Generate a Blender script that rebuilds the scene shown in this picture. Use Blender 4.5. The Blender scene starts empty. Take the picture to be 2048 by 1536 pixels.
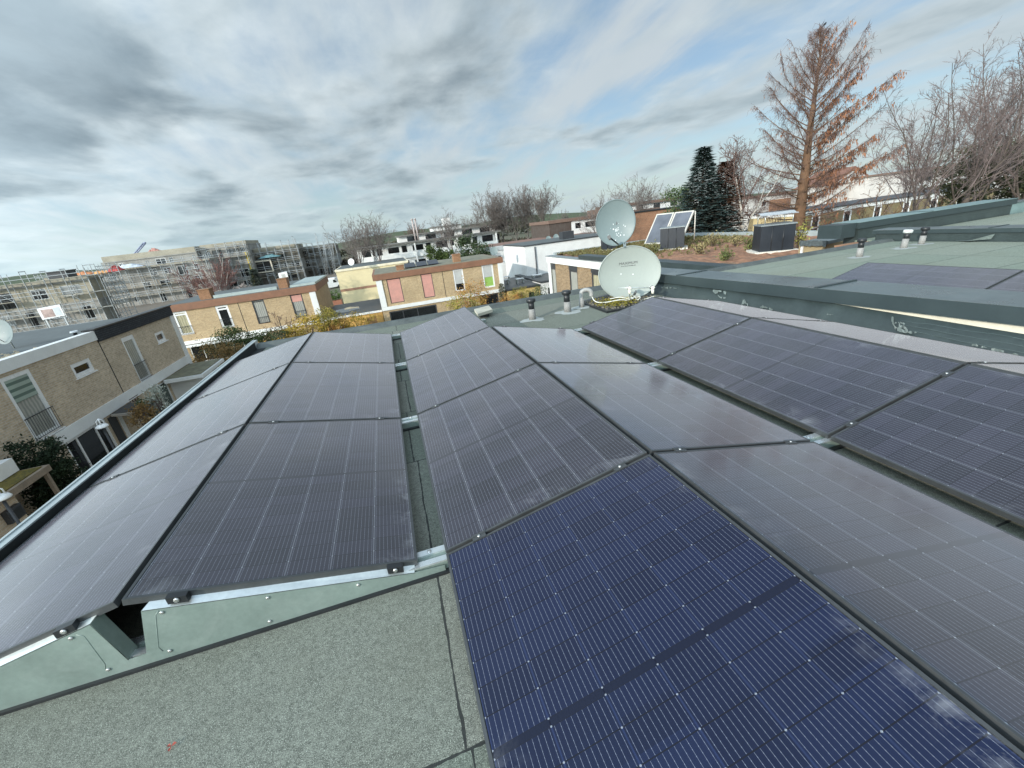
import bpy, math, random
from mathutils import Vector, Matrix
random.seed(7)
scene = bpy.context.scene
COL = scene.collection
PI = math.pi
R_ = math.radians

# ------------------------------------------------------------------ camera
CAM_A, CAM_B, CAM_C = -2.49996180e-01, 1.20093877, -1.22930376e-01
CPOS = Vector((1.27125830, -1.62939410, 1.18940187))
FPX = 823.568138
CROT = Matrix.Rotation(CAM_A, 3, 'Z') @ Matrix.Rotation(CAM_B, 3, 'X') @ Matrix.Rotation(CAM_C, 3, 'Z')
cd = bpy.data.cameras.new('camera'); cam = bpy.data.objects.new('camera', cd); COL.objects.link(cam)
cam.matrix_world = Matrix.Translation(CPOS) @ CROT.to_4x4()
cd.sensor_width = 36; cd.lens = FPX / 2048 * 36; cd.clip_start = 0.05; cd.clip_end = 6000
scene.camera = cam
def ray(px, py):
    return CROT @ Vector(((px - 1024) / FPX, -(py - 768) / FPX, -1.0))
def aty(px, py, y):
    d = ray(px, py); return CPOS + d * ((y - CPOS.y) / d.y)
def atx(px, py, x):
    d = ray(px, py); return CPOS + d * ((x - CPOS.x) / d.x)
def atz(px, py, z):
    d = ray(px, py); return CPOS + d * ((z - CPOS.z) / d.z)

# ------------------------------------------------------------------ mesh builder
def vadd(a, b): return (a[0] + b[0], a[1] + b[1], a[2] + b[2])
class MB:
    def __init__(s): s.v = []; s.f = []; s.uv = None; s.smooth = set()
    def face(s, pts):
        n = len(s.v); s.v += [tuple(p) for p in pts]; s.f.append(tuple(range(n, n + len(pts))))
    def box(s, a, b):
        x0, x1 = sorted((a[0], b[0])); y0, y1 = sorted((a[1], b[1])); z0, z1 = sorted((a[2], b[2]))
        n = len(s.v)
        s.v += [(x0,y0,z0),(x1,y0,z0),(x1,y1,z0),(x0,y1,z0),(x0,y0,z1),(x1,y0,z1),(x1,y1,z1),(x0,y1,z1)]
        for f in ((0,3,2,1),(4,5,6,7),(0,1,5,4),(1,2,6,5),(2,3,7,6),(3,0,4,7)): s.f.append(tuple(n+i for i in f))
        return s
    def prism(s, bottom, top):
        n = len(s.v); k = len(bottom); s.v += [tuple(p) for p in bottom] + [tuple(p) for p in top]
        s.f.append(tuple(n + i for i in reversed(range(k)))); s.f.append(tuple(n + k + i for i in range(k)))
        for i in range(k):
            j = (i + 1) % k; s.f.append((n + i, n + j, n + k + j, n + k + i))
        return s
    def tube(s, pts, rad, sides=6, caps=True, smooth=True):
        pts = [Vector(p) for p in pts]
        if not isinstance(rad, (list, tuple)): rad = [rad] * len(pts)
        n0 = len(s.v); ref = None
        for i, p in enumerate(pts):
            t = (pts[min(i + 1, len(pts) - 1)] - pts[max(i - 1, 0)])
            if t.length < 1e-9: t = Vector((0, 0, 1))
            t.normalize()
            if ref is None: ref = Vector((0, 0, 1)) if abs(t.z) < .9 else Vector((1, 0, 0))
            a = t.cross(ref)
            if a.length < 1e-6: a = t.orthogonal()
            a.normalize(); b = a.cross(t); ref = b
            for k in range(sides):
                th = 2 * PI * k / sides; q = p + (a * math.cos(th) + b * math.sin(th)) * rad[i]
                s.v.append((q.x, q.y, q.z))
        for i in range(len(pts) - 1):
            for k in range(sides):
                k2 = (k + 1) % sides; f = (n0 + i*sides + k, n0 + i*sides + k2, n0 + (i+1)*sides + k2, n0 + (i+1)*sides + k)
                if smooth: s.smooth.add(len(s.f))
                s.f.append(f)
        if caps:
            s.f.append(tuple(n0 + k for k in reversed(range(sides))))
            m = n0 + (len(pts) - 1) * sides; s.f.append(tuple(m + k for k in range(sides)))
        return s
    def lathe(s, prof, c=(0,0,0), n=16, axis=None, smooth=True):
        # prof [(r,z)], around z through c
        n0 = len(s.v)
        for r, z in prof:
            for k in range(n):
                th = 2*PI*k/n; s.v.append((c[0] + r*math.cos(th), c[1] + r*math.sin(th), c[2] + z))
        for i in range(len(prof) - 1):
            for k in range(n):
                k2 = (k+1) % n
                if smooth: s.smooth.add(len(s.f))
                s.f.append((n0+i*n+k, n0+i*n+k2, n0+(i+1)*n+k2, n0+(i+1)*n+k))
        s.f.append(tuple(n0 + k for k in reversed(range(n))))
        m = n0 + (len(prof)-1)*n; s.f.append(tuple(m + k for k in range(n)))
        return s
    def build(s, name, mat, parent=None, uv=None):
        off = Vector((0,0,0)); p = parent
        while p is not None: off = off + p.location; p = p.parent
        me = bpy.data.meshes.new(name)
        me.from_pydata([(x-off.x, y-off.y, z-off.z) for x,y,z in s.v], [], s.f)
        if s.smooth:
            me.polygons.foreach_set('use_smooth', [i in s.smooth for i in range(len(s.f))])
        if uv is not None:
            l = me.uv_layers.new(name='UVMap')
            for lp in me.loops: l.data[lp.index].uv = uv(s.v[lp.vertex_index])
        me.validate(); me.update()
        me.materials.append(mat)
        o = bpy.data.objects.new(name, me); COL.objects.link(o)
        if parent is not None: o.parent = parent
        return o
def tag(o, label=None, cat=None, group=None, kind=None):
    if label: o['label'] = label
    if cat: o['category'] = cat
    if group: o['group'] = group
    if kind: o['kind'] = kind
    return o
def thing(name, loc, label, cat, group=None):
    o = bpy.data.objects.new(name, None); COL.objects.link(o); o.empty_display_size = .2
    o.location = loc; tag(o, label, cat, group); return o
def copy_tree(o, parent=None):
    c = o.copy(); COL.objects.link(c)
    if parent is not None: c.parent = parent
    for ch in list(o.children): copy_tree(ch, c)
    return c

# ------------------------------------------------------------------ materials
class NT:
    def __init__(s, nt): s.nt = nt
    def n(s, t, **kw):
        nd = s.nt.nodes.new(t)
        for k, v in kw.items():
            if hasattr(nd, k): setattr(nd, k, v)
        return nd
    def link(s, a, b): s.nt.links.new(a, b)
    def val(s, x, sock):
        if isinstance(x, bpy.types.NodeSocket): s.link(x, sock)
        elif x is not None: sock.default_value = x
    def math(s, op, a, b=None, c=None, clamp=False):
        nd = s.n('ShaderNodeMath', operation=op); nd.use_clamp = clamp
        for i, x in enumerate((a, b, c)): s.val(x, nd.inputs[i])
        return nd.outputs[0]
    def mix(s, fac, a, b, mode='MIX'):
        nd = s.n('ShaderNodeMix'); nd.data_type = 'RGBA'; nd.blend_type = mode
        s.val(fac, nd.inputs[0])
        for x, i in ((a, 6), (b, 7)):
            if isinstance(x, (tuple, list)): x = tuple(x) + ((1,) if len(x) == 3 else ())
            s.val(x, nd.inputs[i])
        return nd.outputs[2]
    def noise(s, vec, scale, detail=3, rough=.55, dist=0):
        nd = s.n('ShaderNodeTexNoise'); nd.inputs['Scale'].default_value = scale; nd.inputs['Detail'].default_value = detail
        nd.inputs['Roughness'].default_value = rough; nd.inputs['Distortion'].default_value = dist
        if vec is not None: s.link(vec, nd.inputs['Vector'])
        return nd.outputs['Fac']
    def ramp(s, fac, a, b, lo=0.0, hi=1.0):
        nd = s.n('ShaderNodeMapRange'); s.val(fac, nd.inputs['Value'])
        nd.inputs['From Min'].default_value = a; nd.inputs['From Max'].default_value = b
        nd.inputs['To Min'].default_value = lo; nd.inputs['To Max'].default_value = hi
        return nd.outputs[0]
    def comb(s, x, y, z):
        nd = s.n('ShaderNodeCombineXYZ')
        for i, q in enumerate((x, y, z)): s.val(q, nd.inputs[i])
        return nd.outputs[0]
    def sep(s, v):
        nd = s.n('ShaderNodeSeparateXYZ'); s.link(v, nd.inputs[0]); return nd.outputs
    def mapping(s, v, scale=(1,1,1), rot=(0,0,0), loc=(0,0,0)):
        nd = s.n('ShaderNodeMapping'); s.link(v, nd.inputs[0]); nd.inputs['Scale'].default_value = scale
        nd.inputs['Rotation'].default_value = rot; nd.inputs['Location'].default_value = loc
        return nd.outputs[0]
    def bump(s, h, strength=.3, dist=.01):
        nd = s.n('ShaderNodeBump'); nd.inputs['Strength'].default_value = strength; nd.inputs['Distance'].default_value = dist
        s.link(h, nd.inputs['Height']); return nd.outputs[0]
def newmat(name):
    m = bpy.data.materials.new(name); m.use_nodes = True
    t = NT(m.node_tree); b = m.node_tree.nodes['Principled BSDF']
    return m, t, b
def pos(t): return t.n('ShaderNodeNewGeometry').outputs['Position']
_mc = {}
def M(name, col, rough=.7, metal=0.0, var=.18, scale=2.0, bump=0.0, bscale=None, spec=.5, dirt=0.0, dirtcol=(.08,.075,.06)):
    if name in _mc: return _mc[name]
    m, t, b = newmat(name); p = pos(t)
    n1 = t.noise(p, scale, 5, .6); n2 = t.noise(p, scale*9, 3, .6)
    f = t.math('ADD', t.math('MULTIPLY', n1, .65), t.math('MULTIPLY', n2, .35))
    lo = tuple(c*(1-var) for c in col); hi = tuple(min(1, c*(1+var)) for c in col)
    c = t.mix(t.ramp(f, .32, .68), lo, hi)
    if dirt:
        d = t.noise(p, scale*.6, 6, .7, .6)
        c = t.mix(t.ramp(d, .5, .75, 0, dirt), c, dirtcol)
    t.link(c, b.inputs['Base Color'])
    b.inputs['Metallic'].default_value = metal; b.inputs['Specular IOR Level'].default_value = spec
    t.link(t.ramp(n1, .3, .7, max(.02, rough-.08), min(1, rough+.08)), b.inputs['Roughness'])
    if bump: t.link(t.bump(t.noise(p, bscale or scale*20, 4, .6), bump, .01), b.inputs['Normal'])
    _mc[name] = m; return m
def brick(name, c1, c2, mortar, wscale=1.0, var=.3):
    if name in _mc: return _mc[name]
    m, t, b = newmat(name); p = pos(t); x, y, z = t.sep(p)
    v = t.comb(t.math('ADD', x, y), z, 0.0)
    nd = t.n('ShaderNodeTexBrick'); t.link(v, nd.inputs['Vector'])
    nd.inputs['Color1'].default_value = (*c1, 1); nd.inputs['Color2'].default_value = (*c2, 1); nd.inputs['Mortar'].default_value = (*mortar, 1)
    nd.inputs['Scale'].default_value = 1.0; nd.inputs['Brick Width'].default_value = .25*wscale; nd.inputs['Row Height'].default_value = .083*wscale
    nd.inputs['Mortar Size'].default_value = .011*wscale; nd.inputs['Bias'].default_value = 0; nd.inputs['Mortar Smooth'].default_value = .3
    n1 = t.noise(p, .9, 5, .65); n2 = t.noise(v, 7, 2, .6)
    f = t.math('MULTIPLY', t.ramp(n1, .25, .75, 1-var*.6, 1+var*.5), t.ramp(n2, .3, .7, 1-var*.5, 1+var*.5))
    mx = t.n('ShaderNodeVectorMath', operation='SCALE'); t.link(nd.outputs['Color'], mx.inputs[0]); t.link(f, mx.inputs['Scale'])
    t.link(mx.outputs[0], b.inputs['Base Color']); b.inputs['Roughness'].default_value = .85; b.inputs['Specular IOR Level'].default_value = .25
    t.link(t.bump(nd.outputs['Fac'], -.4, .01), b.inputs['Normal'])
    _mc[name] = m; return m
def stripes(name, c1, c2, period, axis='z', rough=.6, duty=.2, spec=.4):
    """thin stripes of c2 on c1 (slats, curtains, cladding joints)"""
    if name in _mc: return _mc[name]
    m, t, b = newmat(name); p = pos(t); x, y, z = t.sep(p)
    s = z if axis == 'z' else t.math('ADD', x, y)
    fr = t.math('FRACT', t.math('DIVIDE', s, period))
    k = t.math('LESS_THAN', fr, duty)
    if axis == 'curtain':
        k = t.ramp(t.math('SINE', t.math('ADD', t.math('MULTIPLY', t.math('ADD', x, y), 2*PI/period), t.math('MULTIPLY', t.noise(p, 3, 2), 5))), -1, 1)
    n = t.noise(p, 1.7, 4, .6)
    c = t.mix(t.ramp(n, .35, .7, .0, .25), t.mix(k, c1, c2), (.15, .15, .14))
    t.link(c, b.inputs['Base Color']); b.inputs['Roughness'].default_value = rough; b.inputs['Specular IOR Level'].default_value = spec
    _mc[name] = m; return m
def glassmat(name, col=(.012,.014,.016), rough=.06):
    if name in _mc: return _mc[name]
    m, t, b = newmat(name); p = pos(t)
    t.link(t.mix(t.noise(p, 1.3, 3), tuple(c*.5 for c in col), tuple(c*1.6 for c in col)), b.inputs['Base Color'])
    b.inputs['Roughness'].default_value = rough; b.inputs['IOR'].default_value = 1.5
    t.link(t.bump(t.noise(p, .8, 2), .02, .05), b.inputs['Normal'])
    _mc[name] = m; return m
def foliage(name, cols, scale=1.5, rough=.65):
    if name in _mc: return _mc[name]
    m, t, b = newmat(name); p = pos(t)
    f = t.noise(p, scale, 4, .7); g = t.noise(p, scale*7, 2, .6)
    c = t.mix(t.ramp(f, .35, .65), cols[0], cols[1]); c = t.mix(t.ramp(g, .5, .7), c, cols[2])
    t.link(c, b.inputs['Base Color']); b.inputs['Roughness'].default_value = rough; b.inputs['Specular IOR Level'].default_value = .3
    _mc[name] = m; return m

# solar glass: half-cut cells, in metres of UV (u across the module, v along it)
def solar_glass(name, lo, hi, gapc, film1, ior, mid):
    m, t, b = newmat(name)
    uv = t.n('ShaderNodeUVMap').outputs[0]; u, v, _ = t.sep(uv)
    rnd = t.n('ShaderNodeObjectInfo').outputs['Random']
    W, L = 1.134, 1.710
    def line(coord, pitch, off, half):   # 1 inside |frac-centre|<half (in metres)
        a = t.math('SUBTRACT', coord, off)
        r = t.math('SUBTRACT', t.math('ABSOLUTE', t.math('SUBTRACT', t.math('FRACT', t.math('ADD', t.math('DIVIDE', a, pitch), .5)), .5)), 0.0)
        return t.math('MULTIPLY', r, pitch)      # distance to the nearest line, metres
    du = line(u, .184, .015, 0)                   # column gaps
    vm = t.math('SUBTRACT', t.math('ABSOLUTE', t.math('SUBTRACT', v, L/2)), .011)
    dv = line(vm, .0926, .0, 0)                   # row gaps mirrored about the middle strip
    db = line(u, .0184, .015+.0092, 0)            # ribbons
    midg = t.math('LESS_THAN', vm, 0.0)
    edge = t.math('MINIMUM', t.math('MINIMUM', u, t.math('SUBTRACT', W, u)), t.math('MINIMUM', v, t.math('SUBTRACT', L, v)))
    border = t.math('LESS_THAN', edge, .014)
    colgap = t.ramp(du, .0034, .0008); rowgap = t.math('LESS_THAN', dv, .0017)
    rib = t.math('LESS_THAN', db, .00055)
    pads = t.math('LESS_THAN', t.math('FRACT', t.math('DIVIDE', v, .0154)), .22)
    rib = t.math('MULTIPLY', rib, t.math('GREATER_THAN', dv, .0022))
    ribs = t.math('MULTIPLY', rib, t.math('ADD', t.math('MULTIPLY', pads, .5), .5))
    colgap = t.math('MINIMUM', t.math('MAXIMUM', colgap, 0.0), 1.0)
    dia = t.math('LESS_THAN', t.math('ADD', du, t.math('ABSOLUTE', dv)), .0036)
    obj = t.n('ShaderNodeTexCoord').outputs['Object']
    offs = t.n('ShaderNodeVectorMath', operation='ADD'); t.link(obj, offs.inputs[0]); t.link(t.comb(t.math('MULTIPLY', rnd, 53), t.math('MULTIPLY', rnd, 31), 0.0), offs.inputs[1])
    pv = offs.outputs[0]
    # cell to cell tint
    cid = t.comb(t.math('FLOOR', t.math('DIVIDE', t.math('SUBTRACT', u, .015), .184)), t.math('FLOOR', t.math('DIVIDE', t.math('SUBTRACT', v, .012), .0926)), t.math('MULTIPLY', rnd, 91))
    wn = t.n('ShaderNodeTexWhiteNoise'); t.link(cid, wn.inputs['Vector'])
    cell = t.mix(wn.outputs['Value'], lo, hi)
    cell = t.mix(t.math('MULTIPLY', rowgap, .9), cell, (.0025, .0030, .007))
    cell = t.mix(t.math('MULTIPLY', colgap, .55), cell, gapc)
    cell = t.mix(t.math('MULTIPLY', ribs, .70), cell, (.46, .50, .60))
    cell = t.mix(midg, cell, mid)
    cell = t.mix(t.math('MULTIPLY', dia, .62), cell, (.55, .58, .62))
    cell = t.mix(border, cell, (.008, .009, .012))
    # thin dust film, thicker in smears and along the rims
    big = t.noise(pv, 1.3, 5, .62, .4); mid = t.noise(pv, 7.0, 6, .72, .6); wid = t.noise(pv, 1.9, 3, .6, .3); spk = t.noise(pv, 70, 2, .5)
    rimw = t.ramp(wid, .35, .70, .02, .16)        # the dirt band along the rims comes and goes
    rim = t.math('SUBTRACT', 1.0, t.math('MINIMUM', t.math('DIVIDE', edge, rimw), 1.0))
    smear = t.math('MAXIMUM', t.math('MULTIPLY', t.math('MULTIPLY', rim, t.ramp(mid, .46, .66)), t.ramp(wid, .48, .66, 0, .34)), 0.0, clamp=True)
    film = t.math('ADD', t.ramp(big, .3, .75, .002, film1), t.math('MULTIPLY', t.math('GREATER_THAN', spk, .82), .10))
    blot = t.math('MULTIPLY', t.ramp(t.noise(pv, 2.6, 7, .72, 1.0), .715, .75), .20)
    blot = t.math('MAXIMUM', blot, 0.0, clamp=True)
    dust = t.math('ADD', t.math('MAXIMUM', smear, blot), film, clamp=True)
    col = t.mix(dust, cell, (.47, .48, .50))
    t.link(col, b.inputs['Base Color'])
    t.link(t.math('MAXIMUM', t.math('MULTIPLY', colgap, .55), t.math('MULTIPLY', ribs, .35)), b.inputs['Metallic'])
    b.inputs['IOR'].default_value = ior
    t.link(t.math('ADD', t.ramp(big, .3, .7, .07, .12), t.math('MULTIPLY', dust, .5)), b.inputs['Roughness'])
    b.inputs['Sheen Weight'].default_value = .24; b.inputs['Sheen Roughness'].default_value = .45; b.inputs['Sheen Tint'].default_value = (.93, .92, 1, 1)
    t.link(t.bump(t.noise(pv, 2.2, 3, .6), .012, .02), b.inputs['Normal'])
    return m
SOLAR = solar_glass('solar_glass', (.0062, .0060, .0125), (.0190, .0175, .0310), (.36, .37, .42), .030, 1.64, (.006, .007, .013))
SOLAR_SKY_TINT = solar_glass('solar_glass_sky_tint', (.0015, .0055, .026), (.0040, .0100, .040), (.050, .075, .18), .006, 1.40, (.0020, .0050, .020))  # navy cells: mirrored blue sky worked into the colour

def roofmat(name, base, pitch, off, along='y', cross=5.2, seam=.010, speck=1.0):
    """mineral-surfaced bitumen sheets laid along x; seams in metres of world y"""
    m, t, b = newmat(name); p = pos(t); x, y, z = t.sep(p)
    wob = t.math('MULTIPLY', t.math('SUBTRACT', t.noise(p, 3.0, 4, .6), .5), .020)
    c = y if along == 'y' else x; o = x if along == 'y' else y
    cc = t.math('DIVIDE', t.math('SUBTRACT', t.math('ADD', c, wob), off), pitch)
    d = t.math('MULTIPLY', t.math('ABSOLUTE', t.math('SUBTRACT', t.math('FRACT', t.math('ADD', cc, .5)), .5)), pitch)
    idx = t.math('FLOOR', t.math('ADD', cc, 0.0))
    wn = t.n('ShaderNodeTexWhiteNoise'); t.link(t.comb(idx, 3.0, 1.0), wn.inputs['Vector'])
    oo = t.math('DIVIDE', t.math('ADD', t.math('ADD', o, t.math('MULTIPLY', wob, 1.2)), t.math('ADD', t.math('MULTIPLY', wn.outputs['Value'], .10), -1.22)), cross)
    d2 = t.math('MULTIPLY', t.math('ABSOLUTE', t.math('SUBTRACT', t.math('FRACT', t.math('ADD', oo, .5)), .5)), cross)
    dd = t.math('MINIMUM', d, d2)
    seamw = t.math('MULTIPLY', t.ramp(t.noise(p, 9, 3, .7), .35, .65, .35, 1.0), seam)
    sm = t.math('LESS_THAN', dd, seamw)
    g1 = t.noise(p, 310, 1, .6); g2 = t.noise(p, 70, 3, .75); g3 = t.noise(p, 1.1, 6, .65); g4 = t.noise(p, 6, 4, .7)
    dark = tuple(c_*.42 for c_ in base); lite = tuple(min(1, c_*1.75) for c_ in base)
    gf = t.math('ADD', t.math('MULTIPLY', g1, .6*speck), t.math('MULTIPLY', g2, .4))
    col = t.mix(t.ramp(gf, .32*speck+.06, .66), dark, lite)
    col = t.mix(t.math('MULTIPLY', t.ramp(g1, .66, .74), .60*speck, clamp=True), col, (.72, .76, .70))
    col = t.mix(t.math('MULTIPLY', t.ramp(g1, .36, .28), .30*speck, clamp=True), col, (.03, .035, .03))
    wn2 = t.n('ShaderNodeTexWhiteNoise'); t.link(t.comb(idx, t.math('FLOOR', t.math('ADD', oo, .0)), 5.0), wn2.inputs['Vector'])
    tint = t.mix(wn2.outputs['Value'], (.82, .88, .83), (1.10, 1.06, 1.03))
    col = t.mix(1.0, col, tint, 'MULTIPLY')
    col = t.mix(t.ramp(g3, .45, .75, 0, .35), col, tuple(c_*.62*k for c_, k in zip(base, (1.12, 1.0, .82))))
    col = t.mix(t.ramp(g4, .6, .8, 0, .28), col, tuple(min(1, c_*1.5) for c_ in base))
    col = t.mix(t.math('MULTIPLY', sm, .9), col, (.018, .02, .02))
    t.link(col, b.inputs['Base Color']); b.inputs['Roughness'].default_value = .78; b.inputs['Specular IOR Level'].default_value = .35
    lap = t.ramp(t.math('SUBTRACT', t.math('FRACT', t.math('ADD', cc, .5)), .5), -.02, .02)
    h = t.math('ADD', t.math('MULTIPLY', gf, .25), t.math('MULTIPLY', lap, .0))
    t.link(t.bump(h, .6, .006), b.inputs['Normal'])
    return m
ROOF = roofmat('roof_felt', (.176, .190, .162), .94, 4.86, speck=1.0, seam=.007)
ROOF_N = roofmat('roof_felt_pale', (.265, .298, .250), .98, 5.55, along='y', speck=.7)
ROOF_FAR = M('flat_roof_grey', (.10, .115, .115), .8, var=.25, scale=.8, dirt=.4)

ALU = M('galvanised', (.56, .60, .58), .40, .75, .16, 6, .05, 40)
ZINC = M('zinc_plate', (.205, .262, .235), .42, .2, .16, 5, .06, 30, dirt=.3, dirtcol=(.42,.47,.44))
RAIL = M('bright_rail', (.80, .84, .84), .30, .8, .06, 12)
FRAME = M('frame_anodised', (.075, .08, .082), .36, .35, .2, 8)
FRAME_SIDE = M('frame_side', (.045, .048, .045), .5, .4, .35, 14, dirt=.35, dirtcol=(.12,.11,.09))
STEEL = M('steel', (.6, .6, .58), .3, .9, .1, 20)
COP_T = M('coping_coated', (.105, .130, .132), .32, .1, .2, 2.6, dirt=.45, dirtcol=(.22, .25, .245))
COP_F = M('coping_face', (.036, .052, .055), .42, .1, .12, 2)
MEMB = M('membrane', (.036, .050, .050), .38, 0, .22, 3, .25, 9, dirt=.25, dirtcol=(.12,.16,.15))
CREAM = M('insulation_cream', (.66, .62, .50), .85, 0, .10, 6, .1)
FOIL = M('torn_foil', (.16, .195, .185), .4, .1, .35, 14, .3)
WHITE = M('white_paint', (.74, .75, .73), .55, 0, .07, 1.5, dirt=.22, dirtcol=(.42,.40,.35))
WHITE2 = M('white_render', (.70, .70, .68), .8, 0, .08, .8, dirt=.3, dirtcol=(.40,.38,.34))
PVC = M('white_pvc', (.78, .79, .78), .3, 0, .05, 3)
BLACK = M('black_plastic', (.018, .020, .022), .4, 0, .2, 9)
DARK = M('dark_interior', (.010, .010, .010), .8, 0, .3, 2)
DGREY = M('dark_cladding', (.040, .043, .048), .5, 0, .18, 1.5)
RUST = M('rust_fascia', (.225, .112, .066), .7, 0, .2, 2.2, dirt=.3, dirtcol=(.13,.07,.045))
LEAD = M('lead_sleeve', (.27, .265, .25), .75, 0, .25, 12, .2)
SEAL = M('sealant', (.36, .385, .365), .6, 0, .2, 9, .15)
CONC = M('concrete', (.46, .44, .36), .9, 0, .2, 5, .2)
OLDCONC = M('old_concrete', (.28, .275, .255), .9, 0, .38, .35, dirt=.5, dirtcol=(.10,.095,.075))
OCHRE = M('ochre_concrete', (.34, .315, .25), .9, 0, .25, .5, dirt=.35, dirtcol=(.17,.14,.09))
GALV = M('scaffold_steel', (.42, .45, .46), .5, .4, .2, 1)
PLANK = M('scaffold_plank', (.33, .31, .25), .85, 0, .3, 1.2)
BARK = M('bark', (.085, .068, .055), .9, 0, .35, 3)
TWIG = M('twig_bark', (.115, .085, .078), .9, 0, .3, 1.5)
TWIG2 = M('twig_russet', (.145, .092, .078), .9, 0, .3, 1.5)
BIRCH = M('birch_bark', (.52, .49, .44), .8, 0, .35, 2.5, dirt=.75, dirtcol=(.06,.055,.05))
RBARK = M('redwood_bark', (.15, .085, .048), .9, 0, .4, 1.6, dirt=.4, dirtcol=(.07,.06,.03))
GLASS = glassmat('window_glass'); GLASSG = glassmat('window_glass_green', (.06,.085,.075))
CURT = stripes('curtain_behind_glass', (.42,.42,.37), (.26,.27,.25), .16, 'curtain', .25, spec=.6)
CURTY = stripes('yellow_curtain_behind_glass', (.50,.46,.30), (.30,.28,.18), .2, 'curtain', .25, spec=.6)
PINK = stripes('pink_shutter', (.66,.33,.27), (.50,.24,.20), .055, 'z', .6, .25)
ROLLER = stripes('grey_roller_shutter', (.52,.53,.51), (.40,.41,.40), .05, 'z', .55, .25)
BLIND = stripes('green_blind', (.34,.42,.36), (.10,.16,.13), .24, 'z', .5, .45)
GREENSH = M('green_panel', (.28, .46, .10), .6)
BRICK_H1 = brick('brick_grey_tan', (.56,.45,.32), (.45,.35,.24), (.54,.49,.41))
BRICK_H2 = brick('brick_yellow', (.47,.345,.195), (.40,.28,.15), (.45,.385,.28))
BRICK_G = brick('brick_brown', (.30,.205,.115), (.22,.145,.08), (.30,.25,.18))
BRICK_R = brick('brick_red', (.36,.18,.10), (.28,.13,.07), (.30,.22,.16))
BRICK_O = brick('brick_olive', (.23,.185,.09), (.18,.14,.07), (.22,.19,.13))
SLATE = brick('slate_tiles', (.055,.060,.066), (.040,.044,.05), (.012,.012,.014), 1.15)
CREAMW = M('cream_render', (.72, .62, .38), .85, 0, .07, .7, dirt=.12, dirtcol=(.5,.42,.27))
OCHREW = M('ochre_wall', (.55, .33, .10), .85, 0, .25, 1.2, dirt=.3, dirtcol=(.2,.12,.05))
DISH1 = M('dish_pale', (.31, .345, .315), .5, 0, .05, 3, dirt=.08, dirtcol=(.3,.34,.3))
DISH2 = M('dish_grey', (.150, .195, .195), .5, 0, .07, 3)
LETTER = M('dish_lettering', (.05, .05, .055), .6)
CABLE = M('white_cable', (.70, .71, .64), .5)
MOSS = foliage('moss', [(.20,.17,.02), (.30,.25,.03), (.06,.055,.03)], 18, .9)
GRAVEL = M('gravel_dark', (.13, .12, .095), .95, 0, .75, 40, .8, 60)
GRAVELB = M('gravel_beige', (.45, .38, .27), .95, 0, .45, 5, .5, 8)

# ------------------------------------------------------------------ world and sun
SUN_EL, SUN_AZ = R_(19), math.atan2(-.84, -.54)     # azimuth clockwise from +Y
w = bpy.data.worlds.new('World'); scene.world = w; w.use_nodes = True
t = NT(w.node_tree); w.node_tree.nodes.clear()
out = t.n('ShaderNodeOutputWorld'); bg = t.n('ShaderNodeBackground'); t.link(bg.outputs[0], out.inputs[0])
sky = t.n('ShaderNodeTexSky'); sky.sky_type = 'NISHITA'; sky.sun_disc = False; sky.sun_elevation = SUN_EL; sky.sun_rotation = SUN_AZ % (2*PI)
sky.altitude = 60; sky.air_density = 1.0; sky.dust_density = .6; sky.ozone_density = 1.6
d = t.n('ShaderNodeTexCoord').outputs['Generated']
nrm = t.n('ShaderNodeVectorMath', operation='NORMALIZE'); t.link(d, nrm.inputs[0]); dx, dy, dz = t.sep(nrm.outputs[0])
zz = t.math('ADD', t.math('MAXIMUM', dz, 0.0), .15)
px, py = t.math('DIVIDE', dx, zz), t.math('DIVIDE', dy, zz)
P = t.comb(px, py, 0.0)
EXPO, STR = .5, .12
KD = STR * 2**EXPO
def dl(r, g, b): return (r/KD, g/KD, b/KD)          # display-linear radiance -> background colour
def sst(x, a_, b_, lo=0.0, hi=1.0):
    nd = t.n('ShaderNodeMapRange'); nd.interpolation_type = 'SMOOTHSTEP'; t.link(x, nd.inputs[0])
    for i, q_ in enumerate((a_, b_, lo, hi)): nd.inputs[1+i].default_value = q_
    return nd.outputs[0]
# drifting stratocumulus: two sizes of lumps, thicker to the west and overhead
n1 = t.noise(t.mapping(P, (1.35, 1.15, 1), (0, 0, R_(14)), (3.3, 1.9, 0)), 1.0, 9, .50, .3)
n2 = t.noise(t.mapping(P, (.60, .42, 1), (0, 0, R_(10)), (7.3, 2.4, 0)), 1.0, 4, .5, .2)
n3 = t.noise(t.mapping(P, (3.4, 2.4, 1), (0, 0, R_(20)), (1.1, 8.2, 0)), 1.0, 6, .58, .2)
side = t.ramp(dx, -.6, .7, .12, -.06)
elev = t.math('ADD', t.ramp(dz, .02, .50, -.035, .055), t.math('MULTIPLY', t.ramp(dz, .03, .20, 1.0, 0.0), t.ramp(dx, -.1, -.7, 0.0, -.12)))
cov = t.math('ADD', t.math('ADD', t.math('MULTIPLY', n1, .50), t.math('MULTIPLY', n2, .36)), t.math('ADD', t.math('MULTIPLY', n3, .10), t.math('ADD', side, elev)))
a1 = sst(cov, .40, .545)
cov2 = t.math('ADD', t.math('ADD', t.math('MULTIPLY', n1, .55), t.math('MULTIPLY', n2, .45)), t.math('ADD', t.math('MULTIPLY', side, 1.15), elev))
core = sst(cov2, .49, .63)
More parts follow.
